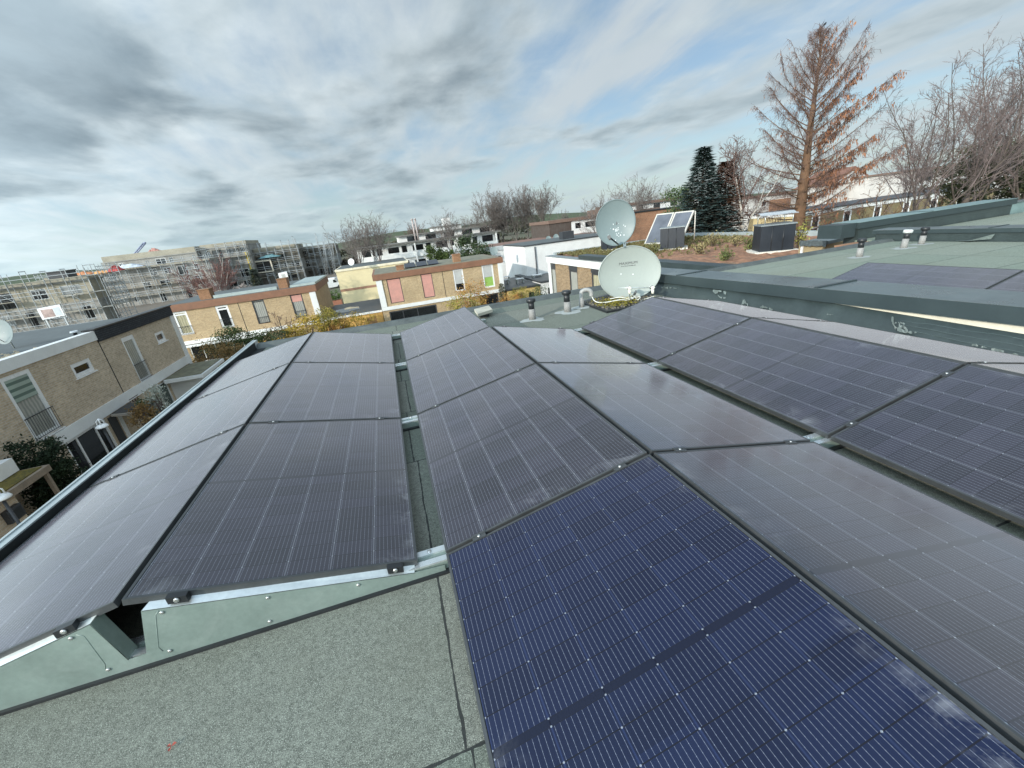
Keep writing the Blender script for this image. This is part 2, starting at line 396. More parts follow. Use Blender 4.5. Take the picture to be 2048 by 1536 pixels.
# streaky high cloud, drawn out along the wind
st = t.noise(t.mapping(P, (1.5, .40, 1), (0, 0, R_(9)), (3.1, 1.7, 0)), 1.0, 8, .55, .35)
st2 = t.noise(t.mapping(P, (3.8, 1.0, 1), (0, 0, R_(9)), (9.1, 4.7, 0)), 1.0, 6, .58, .3)
a0 = sst(t.math('ADD', t.math('MULTIPLY', st, .6), t.math('MULTIPLY', st2, .4)), .40, .60)
blue = t.n('ShaderNodeVectorMath', operation='MULTIPLY'); t.link(sky.outputs[0], blue.inputs[0]); blue.inputs[1].default_value = (.80, .80, .80)
c = t.mix(.45, blue.outputs[0], dl(.33, .47, .60))
c = t.mix(t.math('MULTIPLY', a0, .88), c, dl(.60, .665, .70))
lit = t.mix(t.ramp(n3, .3, .7), dl(.45, .55, .60), dl(.67, .755, .79))
shade = t.mix(sst(t.math('ADD', t.math('MULTIPLY', n3, .3), t.math('MULTIPLY', n2, .7)), .38, .62), dl(.175, .232, .275), dl(.345, .432, .487))
cl_ = t.mix(core, lit, shade)
c = t.mix(t.math('MULTIPLY', a1, .95), c, cl_)
hz = t.math('POWER', t.math('SUBTRACT', 1.0, t.math('MINIMUM', t.math('MAXIMUM', dz, 0.0), 1.0)), 14.0)
c = t.mix(t.math('MULTIPLY', hz, .66), c, dl(.52, .68, .72))
# the sky round the low sun, behind the camera, is raised far brighter as fill
sdn = t.n('ShaderNodeVectorMath', operation='DOT_PRODUCT'); t.link(nrm.outputs[0], sdn.inputs[0]); sdn.inputs[1].default_value = (math.sin(SUN_AZ)*math.cos(SUN_EL), math.cos(SUN_AZ)*math.cos(SUN_EL), math.sin(SUN_EL))
glow = t.math('ADD', 1.0, t.math('MULTIPLY', t.math('POWER', t.math('MAXIMUM', t.math('MULTIPLY_ADD', sdn.outputs['Value'], .5, .5), 0.0), 4.0), 6.5))
zen = sst(dz, .72, .98, 0.0, 1.0)                 # unseen zenith, blended to a dull blue to shape light and reflections
c = t.mix(t.math('MULTIPLY', zen, .6), c, dl(.34, .44, .60))
sc_ = t.n('ShaderNodeVectorMath', operation='SCALE'); t.link(c, sc_.inputs[0]); t.link(glow, sc_.inputs['Scale'])
t.link(sc_.outputs[0], bg.inputs[0]); bg.inputs[1].default_value = STR
sl = bpy.data.lights.new('sun', 'SUN'); sl.energy = 2.6; sl.angle = R_(.6); sl.color = (1.0, .92, .81)
so = bpy.data.objects.new('sun', sl); COL.objects.link(so)
sd = Vector((math.sin(SUN_AZ)*math.cos(SUN_EL), math.cos(SUN_AZ)*math.cos(SUN_EL), math.sin(SUN_EL)))
so.rotation_euler = sd.to_track_quat('Z', 'Y').to_euler(); so.location = (-20, -20, 30)
scene.view_settings.view_transform = 'Standard'; scene.view_settings.look = 'None'; scene.view_settings.exposure = EXPO; scene.view_settings.gamma = 1
scene.render.film_transparent = False
scene.cycles.max_bounces = 6; scene.cycles.use_denoising = True

ZR = -.335           # our roof
ZG = -7.4            # street level
# ------------------------------------------------------------------ ground
def ground_mat():
    m, t, b = newmat('ground_soil_grass'); p = pos(t)
    c = t.mix(t.ramp(t.noise(p, .08, 6, .65), .4, .6), (.055, .075, .03), (.10, .085, .055))
    c = t.mix(t.ramp(t.noise(p, .9, 5, .7), .45, .7), c, (.14, .12, .09)); t.link(c, b.inputs['Base Color']); b.inputs['Roughness'].default_value = .95
    return m
g = MB(); g.face([(-2500,-300,ZG),(2500,-300,ZG),(2500,4000,ZG),(-2500,4000,ZG)])
tag(g.build('ground', ground_mat()), kind='structure')
PAVE = M('paving', (.24, .235, .22), .9, 0, .25, 1.1)
g = MB(); g.box((-10.2, -20, ZG-.05), (-7.4, 38, ZG+.04)); tag(g.build('path', PAVE), kind='structure')
ASPH = M('asphalt', (.06, .06, .062), .9, 0, .25, .7)
g = MB(); g.box((-45, 52, ZG-.05), (60, 59, ZG+.03)); tag(g.build('road', ASPH), kind='structure')
hill = MB(); rr = random.Random(5); NX = 90
for k in range(NX):
    pass
def hills():
    mb = MB(); nx, ny = 120, 6
    for j in range(ny):
        for i in range(nx+1):
            x = -1500 + 3000*i/nx; y = 1300 + j*160
            h = (0, 10, 18, 22, 16, 0)[j] * (1 + .35*math.sin(x*.004) + .25*math.sin(x*.011+1))
            mb.v.append((x, y, ZG - .5 + max(0, h)))
    for j in range(ny-1):
        for i in range(nx):
            a = j*(nx+1)+i; mb.smooth.add(len(mb.f)); mb.f.append((a, a+1, a+nx+2, a+nx+1))
    return mb
tag(hills().build('hills', foliage('far_hill', [(.05,.075,.03),(.075,.10,.04),(.09,.085,.05)], .02)), kind='structure')
# ------------------------------------------------------------------ solar array
W_, L_, TILT, VG, RG, GAP = 1.134, 1.7102, .211044135, .133837, .0141445, .02
HX = W_*math.cos(TILT); PER = 2*HX + VG + 2*RG; ZL = -W_*math.sin(TILT)
def make_panel():
    root = thing('solar_module', (0,0,0), 'x', 'solar panel')
    f = MB(); r, h = .011, .030
    f.box((0,0,-h),(r,L_,0)); f.box((W_-r,0,-h),(W_,L_,0)); f.box((r,0,-h),(W_-r,r,-.0004)); f.box((r,L_-r,-h),(W_-r,L_,-.0004))
    f.build('frame', FRAME, root)
    gl = MB(); n = 1
    gl.v += [(r,r,-.002),(W_-r,r,-.002),(W_-r,L_-r,-.002),(r,L_-r,-.002),(r,r,-.008),(W_-r,r,-.008),(W_-r,L_-r,-.008),(r,L_-r,-.008)]
    gl.f += [(0,1,2,3),(7,6,5,4)]
    gl.build('glass', SOLAR, root, uv=lambda v: (v[0], v[1]))
    return root
PPROTO = make_panel(); PUSED = [False]
def panel(face, i, label, x0=0.0, dy=0.0, zoff=0.0):
    k = {'A':0,'B':0,'C':1,'D':1,'E':2,'F':2}[face]; xr = k*PER + x0; y0 = (i-1)*(L_+GAP) + dy
    if PUSED[0]: o = copy_tree(PPROTO)
    else: o = PPROTO; PUSED[0] = True
    if face in 'BDF':
        o.location = (xr + RG, y0, zoff); o.rotation_euler = (0, TILT, 0)
    else:
        o.location = (xr - RG, y0 + L_, zoff); o.rotation_euler = (0, TILT, PI)
    o['label'] = label; o['group'] = 'solar panels on the flat roof'
    return o
# (copies are placed first; the prototype keeps its own unrotated mesh space)
PLAB = [
 ('A',1,'nearest solar panel of the slope facing the brick house on the left'),
 ('A',2,'middle solar panel of the slope facing the brick house on the left'),
 ('A',3,'farthest solar panel of the slope facing the brick house on the left'),
 ('B',1,'solar panel directly above the long galvanised end plate'),
 ('B',2,'solar panel between the nearest and farthest ones beside the first open roof gap, left side'),
 ('B',3,'farthest solar panel left of the first open roof gap, with a star-shaped dropping'),
 ('C',0,'deep blue solar panel filling the bottom edge, nearest of all panels'),
 ('C',1,'solar panel right of the first roof gap, just beyond the deep blue one'),
 ('C',2,'third solar panel from the front, right of the first roof gap'),
 ('C',3,'farthest solar panel right of the first roof gap, beside the pale slab'),
 ('D',0,'grey solar panel filling the lower right corner'),
 ('D',1,'grey solar panel just beyond the one in the lower right corner'),
 ('D',2,'farthest grey solar panel of the slope just in front of the vent pipes'),
 ('E',0,'dark solar panel cut by the right photo edge, facing the second roof gap'),
 ('E',1,'solar panel between the one reflecting the dish and the one cut off at right'),
 ('E',2,'solar panel with the dark reflection of the satellite dish on it'),
 ('F',0,'foreshortened solar panel below the dark parapet at the right photo edge'),
 ('F',1,'foreshortened solar panel in the middle of the slope against the dark parapet'),
 ('F',2,'foreshortened solar panel at the far end of the slope against the dark parapet')]
for fc, i, lb in PLAB:
    po_ = panel(fc, i, lb)
    if (fc, i) == ('C', 0):                        # blue of the sky it mirrors is put into this module's cells
        gl_ = [c_ for c_ in po_.children if c_.name.startswith('glass')][0]; gl_.material_slots[0].link = 'OBJECT'; gl_.material_slots[0].material = SOLAR_SKY_TINT
# neighbour roof: a first row rising away from us
NX0 = 8.37 - 2*PER
panel('E', 1, 'farther solar panel on the neighbouring green roof beyond the dark parapet', NX0, 1.42)
panel('E', 0, 'nearer solar panel on the neighbouring green roof, cut by the photo edge', NX0, 1.42)

# rails, wind plates and clamps
def screw(mb, p, n, r=.009):
    p = Vector(p); n = Vector(n); mb.tube([p, p + n*.004, p + n*.006], [r, r, r*.55], 8)
def rail(y, x0, x1, label, valleys):
    t = thing('mounting_rail', ((x0+x1)/2, y, ZR), label, 'mounting rail', 'mounting rails under the solar panels')
    zb, zt = ZR + .014, -.276
    b = MB(); b.box((x0, y-.05, zb), (x1, y+.05, zt)); b.build('rail_body', ZINC, t)
    l = MB(); l.box((x0-.03, y-.052, zt), (x1, y-.018, zt+.009)); l.box((x0-.03, y+.016, zt), (x1, y+.052, zt+.009)); l.build('rail_lip', RAIL, t)
    pd = MB(); pd.box((x0+.02, y-.075, ZR+.001), (x1-.02, y+.06, zb)); pd.build('rubber_pad', BLACK, t)
    s = MB()
    for vx in valleys: screw(s, (vx, y+.034, zt+.009), (0,0,1), .011)
    if valleys: s.build('bolt', STEEL, t)
    return t
V1, V2 = RG+HX+VG/2, PER+RG+HX+VG/2
yb = lambda i: (i-1)*(L_+GAP) - GAP/2
r1 = rail(yb(1)+.042, -1.165, 5.95, 'nearest mounting rail, running into the galvanised end plates', [V1-.01, V2])
rail(yb(2), -1.165, 5.95, 'second mounting rail crossing the roof gaps from the front', [V1+.01, V2-.01])
rail(yb(3), -1.165, 5.95, 'third mounting rail crossing the first roof gap', [V1, V2])
rail(yb(4), -1.165, PER+.3, 'farthest mounting rail, at the far end of the first roof gap', [V1])
# clamps: mid clamps in the joints, on the panels
def clampset():
    for y, faces in ((yb(2), 'ABCDEF'), (yb(3), 'ABCDEF'), (yb(1), 'CDEF')):
        for fc in faces:
            k = {'A':0,'B':0,'C':1,'D':1,'E':2,'F':2}[fc]; s = -1 if fc in 'ACE' else 1
            for u in (.17, .96):
                if fc == 'C' and u == .17 and y < 0: pass
                cx = k*PER + s*(RG + u*math.cos(TILT)); cz = -u*math.sin(TILT)
                yield fc, u, cx, y, cz, s
parts = {}
for fc, u, cx, y, cz, s in clampset():
    b = MB(); h = .034
    sx = math.cos(TILT); szz = -s*math.sin(TILT)
    def pt(a, yy, n): return (cx + a*sx + n*s*math.sin(TILT), yy, cz + a*szz + n*math.cos(TILT))
    for (ya, yb_, n0, n1) in ((y-.020, y-.007, .0006, .004), (y-.007, y+.007, -.022, .002), (y+.007, y+.020, .0006, .004)):
        b.prism([pt(-h,ya,n0),pt(h,ya,n0),pt(h,yb_,n0),pt(-h,yb_,n0)], [pt(-h,ya,n1),pt(h,ya,n1),pt(h,yb_,n1),pt(-h,yb_,n1)])
    c0 = Vector(pt(0, y, .002)); nn = Vector((s*math.sin(TILT), 0, math.cos(TILT)))
    # clamps belong to the rail they are bolted to
    root = [o for o in bpy.data.objects if o.name.startswith('mounting_rail') and abs(o.location.y - y) < .08][0]
    cl = b.build('mid_clamp', FRAME, root)
    bo = MB(); screw(bo, c0, nn, .008); bo.build('bolt', STEEL, cl)

def windplate(face, label):
    y = -.026
    if face == 'B':
        outl = [(.072,-.060),(1.095,-.284),(1.238,-.315),(1.238,-.327),(.03,-.300),(-.045,-.300),(-.045,-.272),(.012,-.268)]
        outl = [(.072,-.056),(1.100,-.280),(1.240,-.290),(1.240,-.326),(-.052,-.326),(-.052,-.270),(.012,-.266)]
        t = thing('wind_deflector', (.5, y, ZR), label, 'wind deflector')
    else:
        outl = [(-.052,-.326),(-.052,-.270),(-.095,-.048),(-1.13,-.290),(-1.165,-.300),(-1.165,-.326)]
        t = thing('wind_deflector', (-.5, y, ZR), label, 'wind deflector')
    th = .0025
    b = MB(); fr = [(x, y-th, z) for x, z in outl]; bk = [(x, y, z) for x, z in outl]
    n = len(outl); b.v += fr + bk; b.f.append(tuple(range(n)) if face == 'B' else tuple(range(n))); b.f.append(tuple(reversed(range(n, 2*n))))
    for i in range(n): j = (i+1) % n; b.f.append((i, n+i, n+j, j))
    b.build('plate', ZINC, t)
    fl = MB()      # bright folded top flange
    if face == 'B':
        a, c = (.074,-.055), (1.098,-.279)
        fl.prism([(a[0],y-th,a[1]-.004),(c[0],y-th,c[1]-.004),(c[0],y-th,c[1]),(a[0],y-th,a[1])],
                 [(a[0]+.03,y+.045,a[1]+.014),(c[0]+.01,y+.045,c[1]+.026),(c[0]+.01,y+.045,c[1]+.030),(a[0]+.03,y+.045,a[1]+.018)])
        fl.build('top_flange', ALU, t)
        e = MB(); e.prism([(.071,y,-.058),(.074,y,-.058),(.014,y,-.266),(.011,y,-.266)], [(.09,y+.05,-.05),(.093,y+.05,-.05),(.034,y+.05,-.266),(.031,y+.05,-.266)]); e.build('side_fold', ZINC, t)
        sc_ = [(.132,-.090),(.088,-.288),(.496,-.172),(.466,-.298),(.85,-.25)]
        cl_ = [(.198,-.040),(1.020,-.221)]; em = (.105, -.075, .03, -.285)
    else:
        a, c = (-.094,-.047), (-1.14,-.287)
        fl.prism([(a[0],y-th,a[1]-.004),(a[0],y-th,a[1]),(c[0],y-th,c[1]),(c[0],y-th,c[1]-.004)],
                 [(a[0]+.02,y+.05,a[1]+.014),(a[0]+.02,y+.05,a[1]+.018),(c[0],y+.05,c[1]+.030),(c[0],y+.05,c[1]+.026)])
        fl.build('top_flange', ALU, t)
        e = MB(); e.prism([(-.097,y-th,-.048),(-.094,y-th,-.048),(-.052,y-th,-.272),(-.055,y-th,-.272)], [(-.090,y+.055,-.040),(-.087,y+.055,-.040),(-.046,y+.055,-.272),(-.049,y+.055,-.272)]); e.build('side_fold', ZINC, t)
        sc_ = [(-.170,-.086),(-.128,-.286),(-.62,-.215),(-.60,-.300)]
        cl_ = [(-.175,-.036)]; em = (-.130, -.075, -.10, -.285)
    s = MB()
    for x, z in sc_: screw(s, (x, y-th, z), (0,-1,0), .008)
    s.build('screw', STEEL, t)
    rb = MB(); q = 1 if face == 'B' else -1     # pressed rib near the end
    pts = [(em[0]+.02*q, em[1]-.002), (em[0]+.002*q, em[1]-.02), (em[2]+.028*q, em[3]+.03), (em[2]+.036*q, em[3]+.006)]
    rb.tube([(x, y-th+.0005, z) for x, z in pts], .0022, 5); rb.build('pressed_rib', ZINC, t)
    for x, z in cl_:
        c2 = MB(); sl_ = -math.tan(TILT) * (1 if face == 'B' else -1)
        w2 = .034
        c2.prism([(x-w2,y-.004,z-.028-sl_*w2),(x+w2,y-.004,z-.028+sl_*w2),(x+w2,y+.024,z-.028+sl_*w2),(x-w2,y+.024,z-.028-sl_*w2)],
                 [(x-w2,y-.004,z+.004-sl_*w2),(x+w2,y-.004,z+.004+sl_*w2),(x+w2,y+.024,z+.004+sl_*w2),(x-w2,y+.024,z+.004-sl_*w2)])
        co = c2.build('end_clamp', BLACK, t)
        s2 = MB(); screw(s2, (x, y-.004, z-.010), (0,-1,0), .011); s2.build('bolt', STEEL, co)
windplate('B', 'long galvanised wedge plate closing the near end of the slope towards the first roof gap')
windplate('A', 'galvanised wedge plate at the lower left photo edge, left of the dark slot')

# ------------------------------------------------------------------ our house, its roof and edges
hs = thing('terrace_house', (2.3, 1.5, ZG), 'flat green felt roof under the solar panels, house the photo is taken from', 'house')
b = MB(); b.box((-1.221, -9, ZR-.25), (6.06, 6.48, ZR)); b.build('roof', ROOF, hs)
b = MB(); b.box((-1.1715, -9, ZR+.002), (-1.166, 6.30, -.212)); b.box((-1.166, -9, ZR+.001), (-1.02, 6.30, ZR+.006)); b.build('dark_gap_strip', M('gap_dirt_shade', (.014,.018,.018), .85, 0, .4, 7), hs)  # black strip added to darken the gap by the trim, for dirt and shadow
b = MB(); b.box((-1.21, -8.98, ZG), (6.04, 6.46, ZR-.252)); b.build('wall', BRICK_H1, hs)
e = MB(); e.box((-1.240, -9, ZR-.25), (-1.222, 6.50, -.196)); e.box((-1.222, -9, ZR-.2), (-1.172, 6.50, -.203)); e.build('edge_trim', M('edge_trim_grey', (.44,.49,.49), .4, .3, .12, 3), hs)
k = MB(); k.prism([(-1.17,6.30,ZR-.002),(6.14,6.30,ZR-.002),(6.14,6.52,ZR-.002),(-1.17,6.52,ZR-.002)], [(-1.17,6.38,ZR+.065),(6.14,6.38,ZR+.065),(6.14,6.51,ZR+.070),(-1.17,6.51,ZR+.070)])
k.build('roof_kerb', M('kerb_bitumen', (.075,.088,.085), .6, 0, .35, 3, .3, 30, dirt=.4, dirtcol=(.20,.22,.20)), hs)
# parapet wall to the neighbour
pw = thing('parapet_wall', (6.35, 0, ZR), 'dark coated parapet between our panels and the neighbouring green roof', 'parapet wall')
def cap_z(y): return .115 - .020*y                   # the coping falls gently away from us
def par_top(y):   # upper edge of the membrane, sagging towards us
    return cap_z(y) - .148 - .075*max(0, min(1, (2.1-y)/1.9))
mb = MB(); ys = [6.46 - i*.18 for i in range(80)]
for i, y in enumerate(ys):
    wv = .006*math.sin(y*5) + .004*math.sin(y*13)
    mb.v += [(5.90, y, ZR+.003), (6.0+wv, y, ZR+.045), (6.022+wv*.6, y, par_top(y)), (6.06, y, par_top(y)-.001)]
for i in range(len(ys)-1):
    for j in range(3): mb.smooth.add(len(mb.f)); a = i*4+j; mb.f.append((a, a+1, a+5, a+4))
mb.build('membrane_upstand', MEMB, pw)
def yprism(x0, x1, y0, y1, b0, t0, m=None):
    """box whose bottom and top follow the fall of the coping (offsets from its top)"""
    m = m or MB(); m.prism([(x0,y0,cap_z(y0)+b0),(x1,y0,cap_z(y0)+b0),(x1,y1,cap_z(y1)+b0),(x0,y1,cap_z(y1)+b0)],[(x0,y0,cap_z(y0)+t0),(x1,y0,cap_z(y0)+t0),(x1,y1,cap_z(y1)+t0),(x0,y1,cap_z(y1)+t0)]); return m
YE = 5.9
mb = MB(); mb.prism([(6.05,-7.8,ZR-.02),(6.55,-7.8,ZR-.02),(6.55,YE-.04,ZR-.02),(6.05,YE-.04,ZR-.02)],[(6.05,-7.8,cap_z(-7.8)-.02),(6.55,-7.8,cap_z(-7.8)-.02),(6.55,YE-.04,cap_z(YE)-.02),(6.05,YE-.04,cap_z(YE)-.02)]); mb.build('insulation_core', CREAM, pw)
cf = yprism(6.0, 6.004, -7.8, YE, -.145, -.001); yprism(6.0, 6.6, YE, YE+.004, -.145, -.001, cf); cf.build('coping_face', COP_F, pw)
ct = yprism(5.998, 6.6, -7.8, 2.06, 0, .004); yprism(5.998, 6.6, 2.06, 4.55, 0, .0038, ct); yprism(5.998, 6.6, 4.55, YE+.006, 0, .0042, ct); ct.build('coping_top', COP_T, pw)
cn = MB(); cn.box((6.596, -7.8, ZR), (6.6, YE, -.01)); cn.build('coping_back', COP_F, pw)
cj = yprism(5.994, 6.602, 2.03, 2.075, .0042, .018); yprism(5.9945, 6.602, 4.53, 4.575, .0045, .017, cj); cj.build('coping_joint', COP_F, pw)
def foil(px, py, wpx, hpx, seed):
    """ragged loose strip of protective film, lying against the membrane"""
    q = random.Random(seed); f = MB(); n = 9
    for i in range(n+1):
        u = i/n; c_ = py + hpx*(.45*u + .12*math.sin(u*5+seed)); hh = hpx*(.10 + .40*q.random())*(1.0-.6*u)
        for yy_ in (c_-hh, c_+hh*.6):
            p_ = atx(px + wpx*u + q.uniform(-1,1), yy_, 6.0); z = min(max(p_.z, ZR+.02), par_top(p_.y)-.01)
            k_ = min(1, max(0, (z-(ZR+.05))/(par_top(p_.y)-ZR-.05))); f.v.append((5.986 + .022*k_ - q.uniform(.003,.010), p_.y, z))
    for i in range(n):
        if q.random() < .22: continue
        f.f.append((2*i, 2*i+1, 2*i+3, 2*i+2))
    return f
for (a_, b_, c_, d_, sd_) in ((1426,578,26,22,1),(1432,590,20,14,11),(1486,603,12,16,2),(1522,614,26,9,3),(1784,642,10,30,4),(1786,644,24,8,14),(1796,660,40,12,5),(1800,652,18,20,15),(1655,628,16,4,6),(1324,574,30,8,7),(1946,690,30,8,16),(1985,702,60,14,17)):
    foil(a_, b_, c_, d_, sd_).build('torn_foil', FOIL, pw)
st_ = MB()
for k_ in range(7):
    q = random.Random(40+k_); pts = []
    for i in range(9):
        u = i/8; pts.append(atx(1800 + 248*u, 640 + k_*9 + u*(38 + k_*5) + q.uniform(-1.2, 1.2), 6.0))
    st_.tube([(5.995 + .01*q.random(), p_.y, min(max(p_.z, ZR+.03), par_top(p_.y)-.01)) for p_ in pts], .0011, 4)
st_.build('adhesive_streak', M('adhesive_streak', (.13,.18,.17), .5), pw)

# gravel tray with moss, slab, cables
tr = thing('gravel_tray', (5.0, 5.05, ZR), 'ballast tray of dark gravel and yellow moss under the satellite dish', 'gravel tray')
b = MB(); b.prism([(4.50,4.30,ZR+.001),(5.66,4.30,ZR+.001),(5.66,5.75,ZR+.001),(4.55,5.40,ZR+.001)], [(4.50,4.30,ZR+.035),(5.66,4.30,ZR+.035),(5.66,5.75,ZR+.035),(4.55,5.40,ZR+.035)]); b.build('tray', BLACK, tr)
gm = MB(); q = random.Random(9)
for i in range(420):
    x, y = q.uniform(4.56, 5.62), q.uniform(4.36, 5.5)
    if y > 5.3 + (x-4.55)*.3: continue
    r = q.uniform(.012,.034); z = ZR + .04
    ps = [(x + r*math.cos(a)*q.uniform(.7,1.2), y + r*math.sin(a)*q.uniform(.7,1.2)) for a in (0,1.3,2.5,3.8,5.0)]
    gm.prism([(a,b_,z-.01) for a,b_ in ps], [(x+(a-x)*.55, y+(b_-y)*.55, z+r*.7) for a,b_ in ps])
tag(gm.build('gravel', GRAVEL, tr), kind='stuff')
mm = MB()
for i in range(900):
    x, y = q.gauss(4.92,.20), q.gauss(4.72,.22)
    if not (4.55 < x < 5.6 and 4.34 < y < 5.3): continue
    z = ZR + .055 + q.uniform(-.01,.02); r = q.uniform(.008,.022); a = q.uniform(0,6.3)
    mm.face([(x+r*math.cos(a), y+r*math.sin(a), z), (x-r*math.sin(a), y+r*math.cos(a), z+q.uniform(0,.02)), (x-r*math.cos(a), y-r*math.sin(a), z+.008), (x+r*math.sin(a), y-r*math.cos(a), z)])
tag(mm.build('moss', MOSS, tr), kind='stuff')
sb = thing('paving_slab', (2.82, 5.72, ZR), 'pale concrete slab lying raised on the green roof beside the far panel', 'paving slab')
b = MB(); pz = ZR + .075
b.prism([(2.62,5.44,pz),(2.93,5.62,pz),(2.97,6.06,pz),(2.66,5.94,pz)], [(2.62,5.44,pz+.05),(2.93,5.62,pz+.05),(2.97,6.06,pz+.05),(2.66,5.94,pz+.05)]); b.build('slab', CONC, sb)
b = MB(); b.box((2.70,5.66,ZR),(2.86,5.86,pz)); b.build('support_block', BLACK, sb)
def cable(name, pts, r, label, mat=CABLE, cat='cable'):
    return tag(MB().tube(smoothpath(pts), r, 6).build(name, mat), label, cat)
def smoothpath(pts, n=6):
    P_ = [Vector(p) for p in pts]; P_ = [P_[0]*2-P_[1]] + P_ + [P_[-1]*2-P_[-2]]; o = []
    for i in range(1, len(P_)-2):
        for k in range(n):
            s = k/n; a, b_, c, d_ = P_[i-1:i+3]
            o.append(.5*((2*b_) + (c-a)*s + (2*a-5*b_+4*c-d_)*s*s + (3*b_-a-3*c+d_)*s**3))
    o.append(P_[-2]); return o
# ------------------------------------------------------------------ vent pipes
def vent(x, y, z, lean, label, s=1.0, lower=.2, capmat=BLACK):
    t = thing('vent_pipe', (x, y, z), label, 'vent pipe', 'black capped vent pipes')
    q = random.Random(int(x*100))
    b = MB(); n = 14; b.v.append((x, y, z+.012))
    for k in range(n):
        r = s*q.uniform(.13,.24); b.v.append((x + r*1.25*math.cos(2*PI*k/n), y + r*math.sin(2*PI*k/n), z+.003))
    for k in range(n): b.f.append((0, 1+k, 1+(k+1)%n))
    b.build('sealant_collar', SEAL, t)
    def px_(h): return (x + lean[0]*h, y + lean[1]*h, z + h)
    b = MB(); b.tube([px_(0), px_(lower*s)], [.066*s, .058*s], 14); b.build('lead_sleeve', LEAD, t)
    b = MB(); b.tube([px_(lower*s*.98), px_(.33*s)], .055*s, 14); b.build('pipe', BLACK, t)
    b = MB(); b.tube([px_(.315*s), px_(.33*s), px_(.375*s), px_(.39*s)], [.065*s, .085*s, .085*s, .070*s], 16); b.build('cap', capmat, t)
vent(3.40, 4.80, ZR, (0,0), 'capped black vent pipe standing in a pale collar nearest the pale slab', .90)
vent(4.07, 4.88, ZR, (0,.01), 'capped black vent pipe between the other vent and the grey bent pipe', .95, .19)
gp = thing('bent_pipe', (4.42, 5.05, ZR), 'grey goose-neck pipe bending over beside the gravel tray', 'pipe')
b = MB(); b.tube([(4.42,5.05,ZR),(4.42,5.05,ZR+.15)], [.05,.045], 14); b.build('lead_sleeve', LEAD, gp)
b = MB(); b.tube(smoothpath([(4.42,5.05,ZR+.13),(4.42,5.05,ZR+.22),(4.435,5.045,ZR+.275),(4.50,5.02,ZR+.30),(4.565,4.995,ZR+.275),(4.585,4.99,ZR+.23),(4.585,4.99,ZR+.18)]), .036, 14); b.build('gooseneck', M('grey_plastic', (.33,.33,.315), .5, 0, .12, 8, dirt=.3, dirtcol=(.2,.2,.18)), gp)
b = MB(); n = 14; b.v.append((4.42,5.05,ZR+.012)); q = random.Random(77)
for k_ in range(n):
    r = q.uniform(.12,.2); b.v.append((4.42+r*1.2*math.cos(2*PI*k_/n), 5.05+r*math.sin(2*PI*k_/n), ZR+.003))
for k_ in range(n): b.f.append((0, 1+k_, 1+(k_+1)%n))
b.build('sealant_collar', SEAL, gp)
# ------------------------------------------------------------------ satellite dishes
def frame_of(nv):
    n = Vector(nv).normalized(); r = Vector((0,0,1)).cross(n).normalized(); u = n.cross(r); return r, u, n
def dish_surface(C_, r, u, n, ra, rb, depth, thick=.012, N=48, K=10):
    mb = MB()
    def pt(q, th, off):
        a, b_ = ra*q*math.cos(th), rb*q*math.sin(th); return C_ + r*a + u*b_ + n*(depth*q*q - depth + off)
    for lay in (0, -thick):
        base = len(mb.v); c0 = pt(0,0,lay); mb.v.append(tuple(c0))
        for i in range(1, K+1):
            for k in range(N): mb.v.append(tuple(pt(i/K, 2*PI*k/N, lay)))
        for k in range(N):
            k2 = (k+1) % N; f = (base, base+1+k, base+1+k2); mb.smooth.add(len(mb.f)); mb.f.append(f if lay == 0 else f[::-1])
        for i in range(K-1):
            for k in range(N):
                k2 = (k+1) % N; f = (base+1+i*N+k, base+1+(i+1)*N+k, base+1+(i+1)*N+k2, base+1+i*N+k2); mb.smooth.add(len(mb.f)); mb.f.append(f if lay == 0 else f[::-1])
    return mb
def dish_rim(C_, r, u, n, ra, rb, rad=.011, N=56):
    mb = MB(); pts = [C_ + r*(ra*math.cos(2*PI*k/N)) + u*(rb*math.sin(2*PI*k/N)) for k in range(N+1)]
    return mb.tube(pts, rad, 6, caps=False)
DC = aty(1259, 546, 4.98); dr, du_, dn = frame_of((-.36, -.93, .10)); RA, RB, DD = .535, .452, .085
ds = thing('satellite_dish', (DC.x+.1, DC.y+.25, ZR), 'large pale green oval satellite dish with dark lettering and two white receivers', 'satellite dish')
dish_surface(DC, dr, du_, dn, RA, RB, DD).build('reflector', DISH1, ds)
refl = ds.children[0]
dish_rim(DC, dr, du_, dn, RA, RB).build('rim', DISH1, refl)
def on_dish(a, b_, off=.003):
    q2 = (a/RA)**2 + (b_/RB)**2; return DC + dr*a + du_*b_ + dn*(DD*q2 - DD + off)
def text_on(body, size, a0, b0, parent, name, mat, fn):
    cu = bpy.data.curves.new(name, 'FONT'); cu.body = body; cu.size = size; cu.align_x = 'CENTER'; cu.resolution_u = 3
    to = bpy.data.objects.new(name, cu); COL.objects.link(to)
    bpy.context.view_layer.update(); dg = bpy.context.evaluated_depsgraph_get()
    me = bpy.data.meshes.new_from_object(to.evaluated_get(dg)); bpy.data.objects.remove(to)
    mb = MB(); mb.v = [tuple(fn(a0 + v.co.x*1.12, b0 + v.co.y)) for v in me.vertices]; mb.f = [tuple(p.vertices) for p in me.polygons]
    return mb.build(name, mat, parent)
text_on('MAXIMUM', .062, -.005, .150, refl, 'lettering', LETTER, on_dish)
sm = MB(); q = random.Random(2); a = -.13
while a < .125:
    wd = q.uniform(.006,.016); h_ = q.choice((.008,.010,.013))
    sm.face([on_dish(a,.118), on_dish(a+wd,.118), on_dish(a+wd,.118+h_), on_dish(a,.118+h_)]); a += wd + q.choice((.003,.003,.004,.010))
sm.build('small_print', LETTER, refl)
bb = MB()
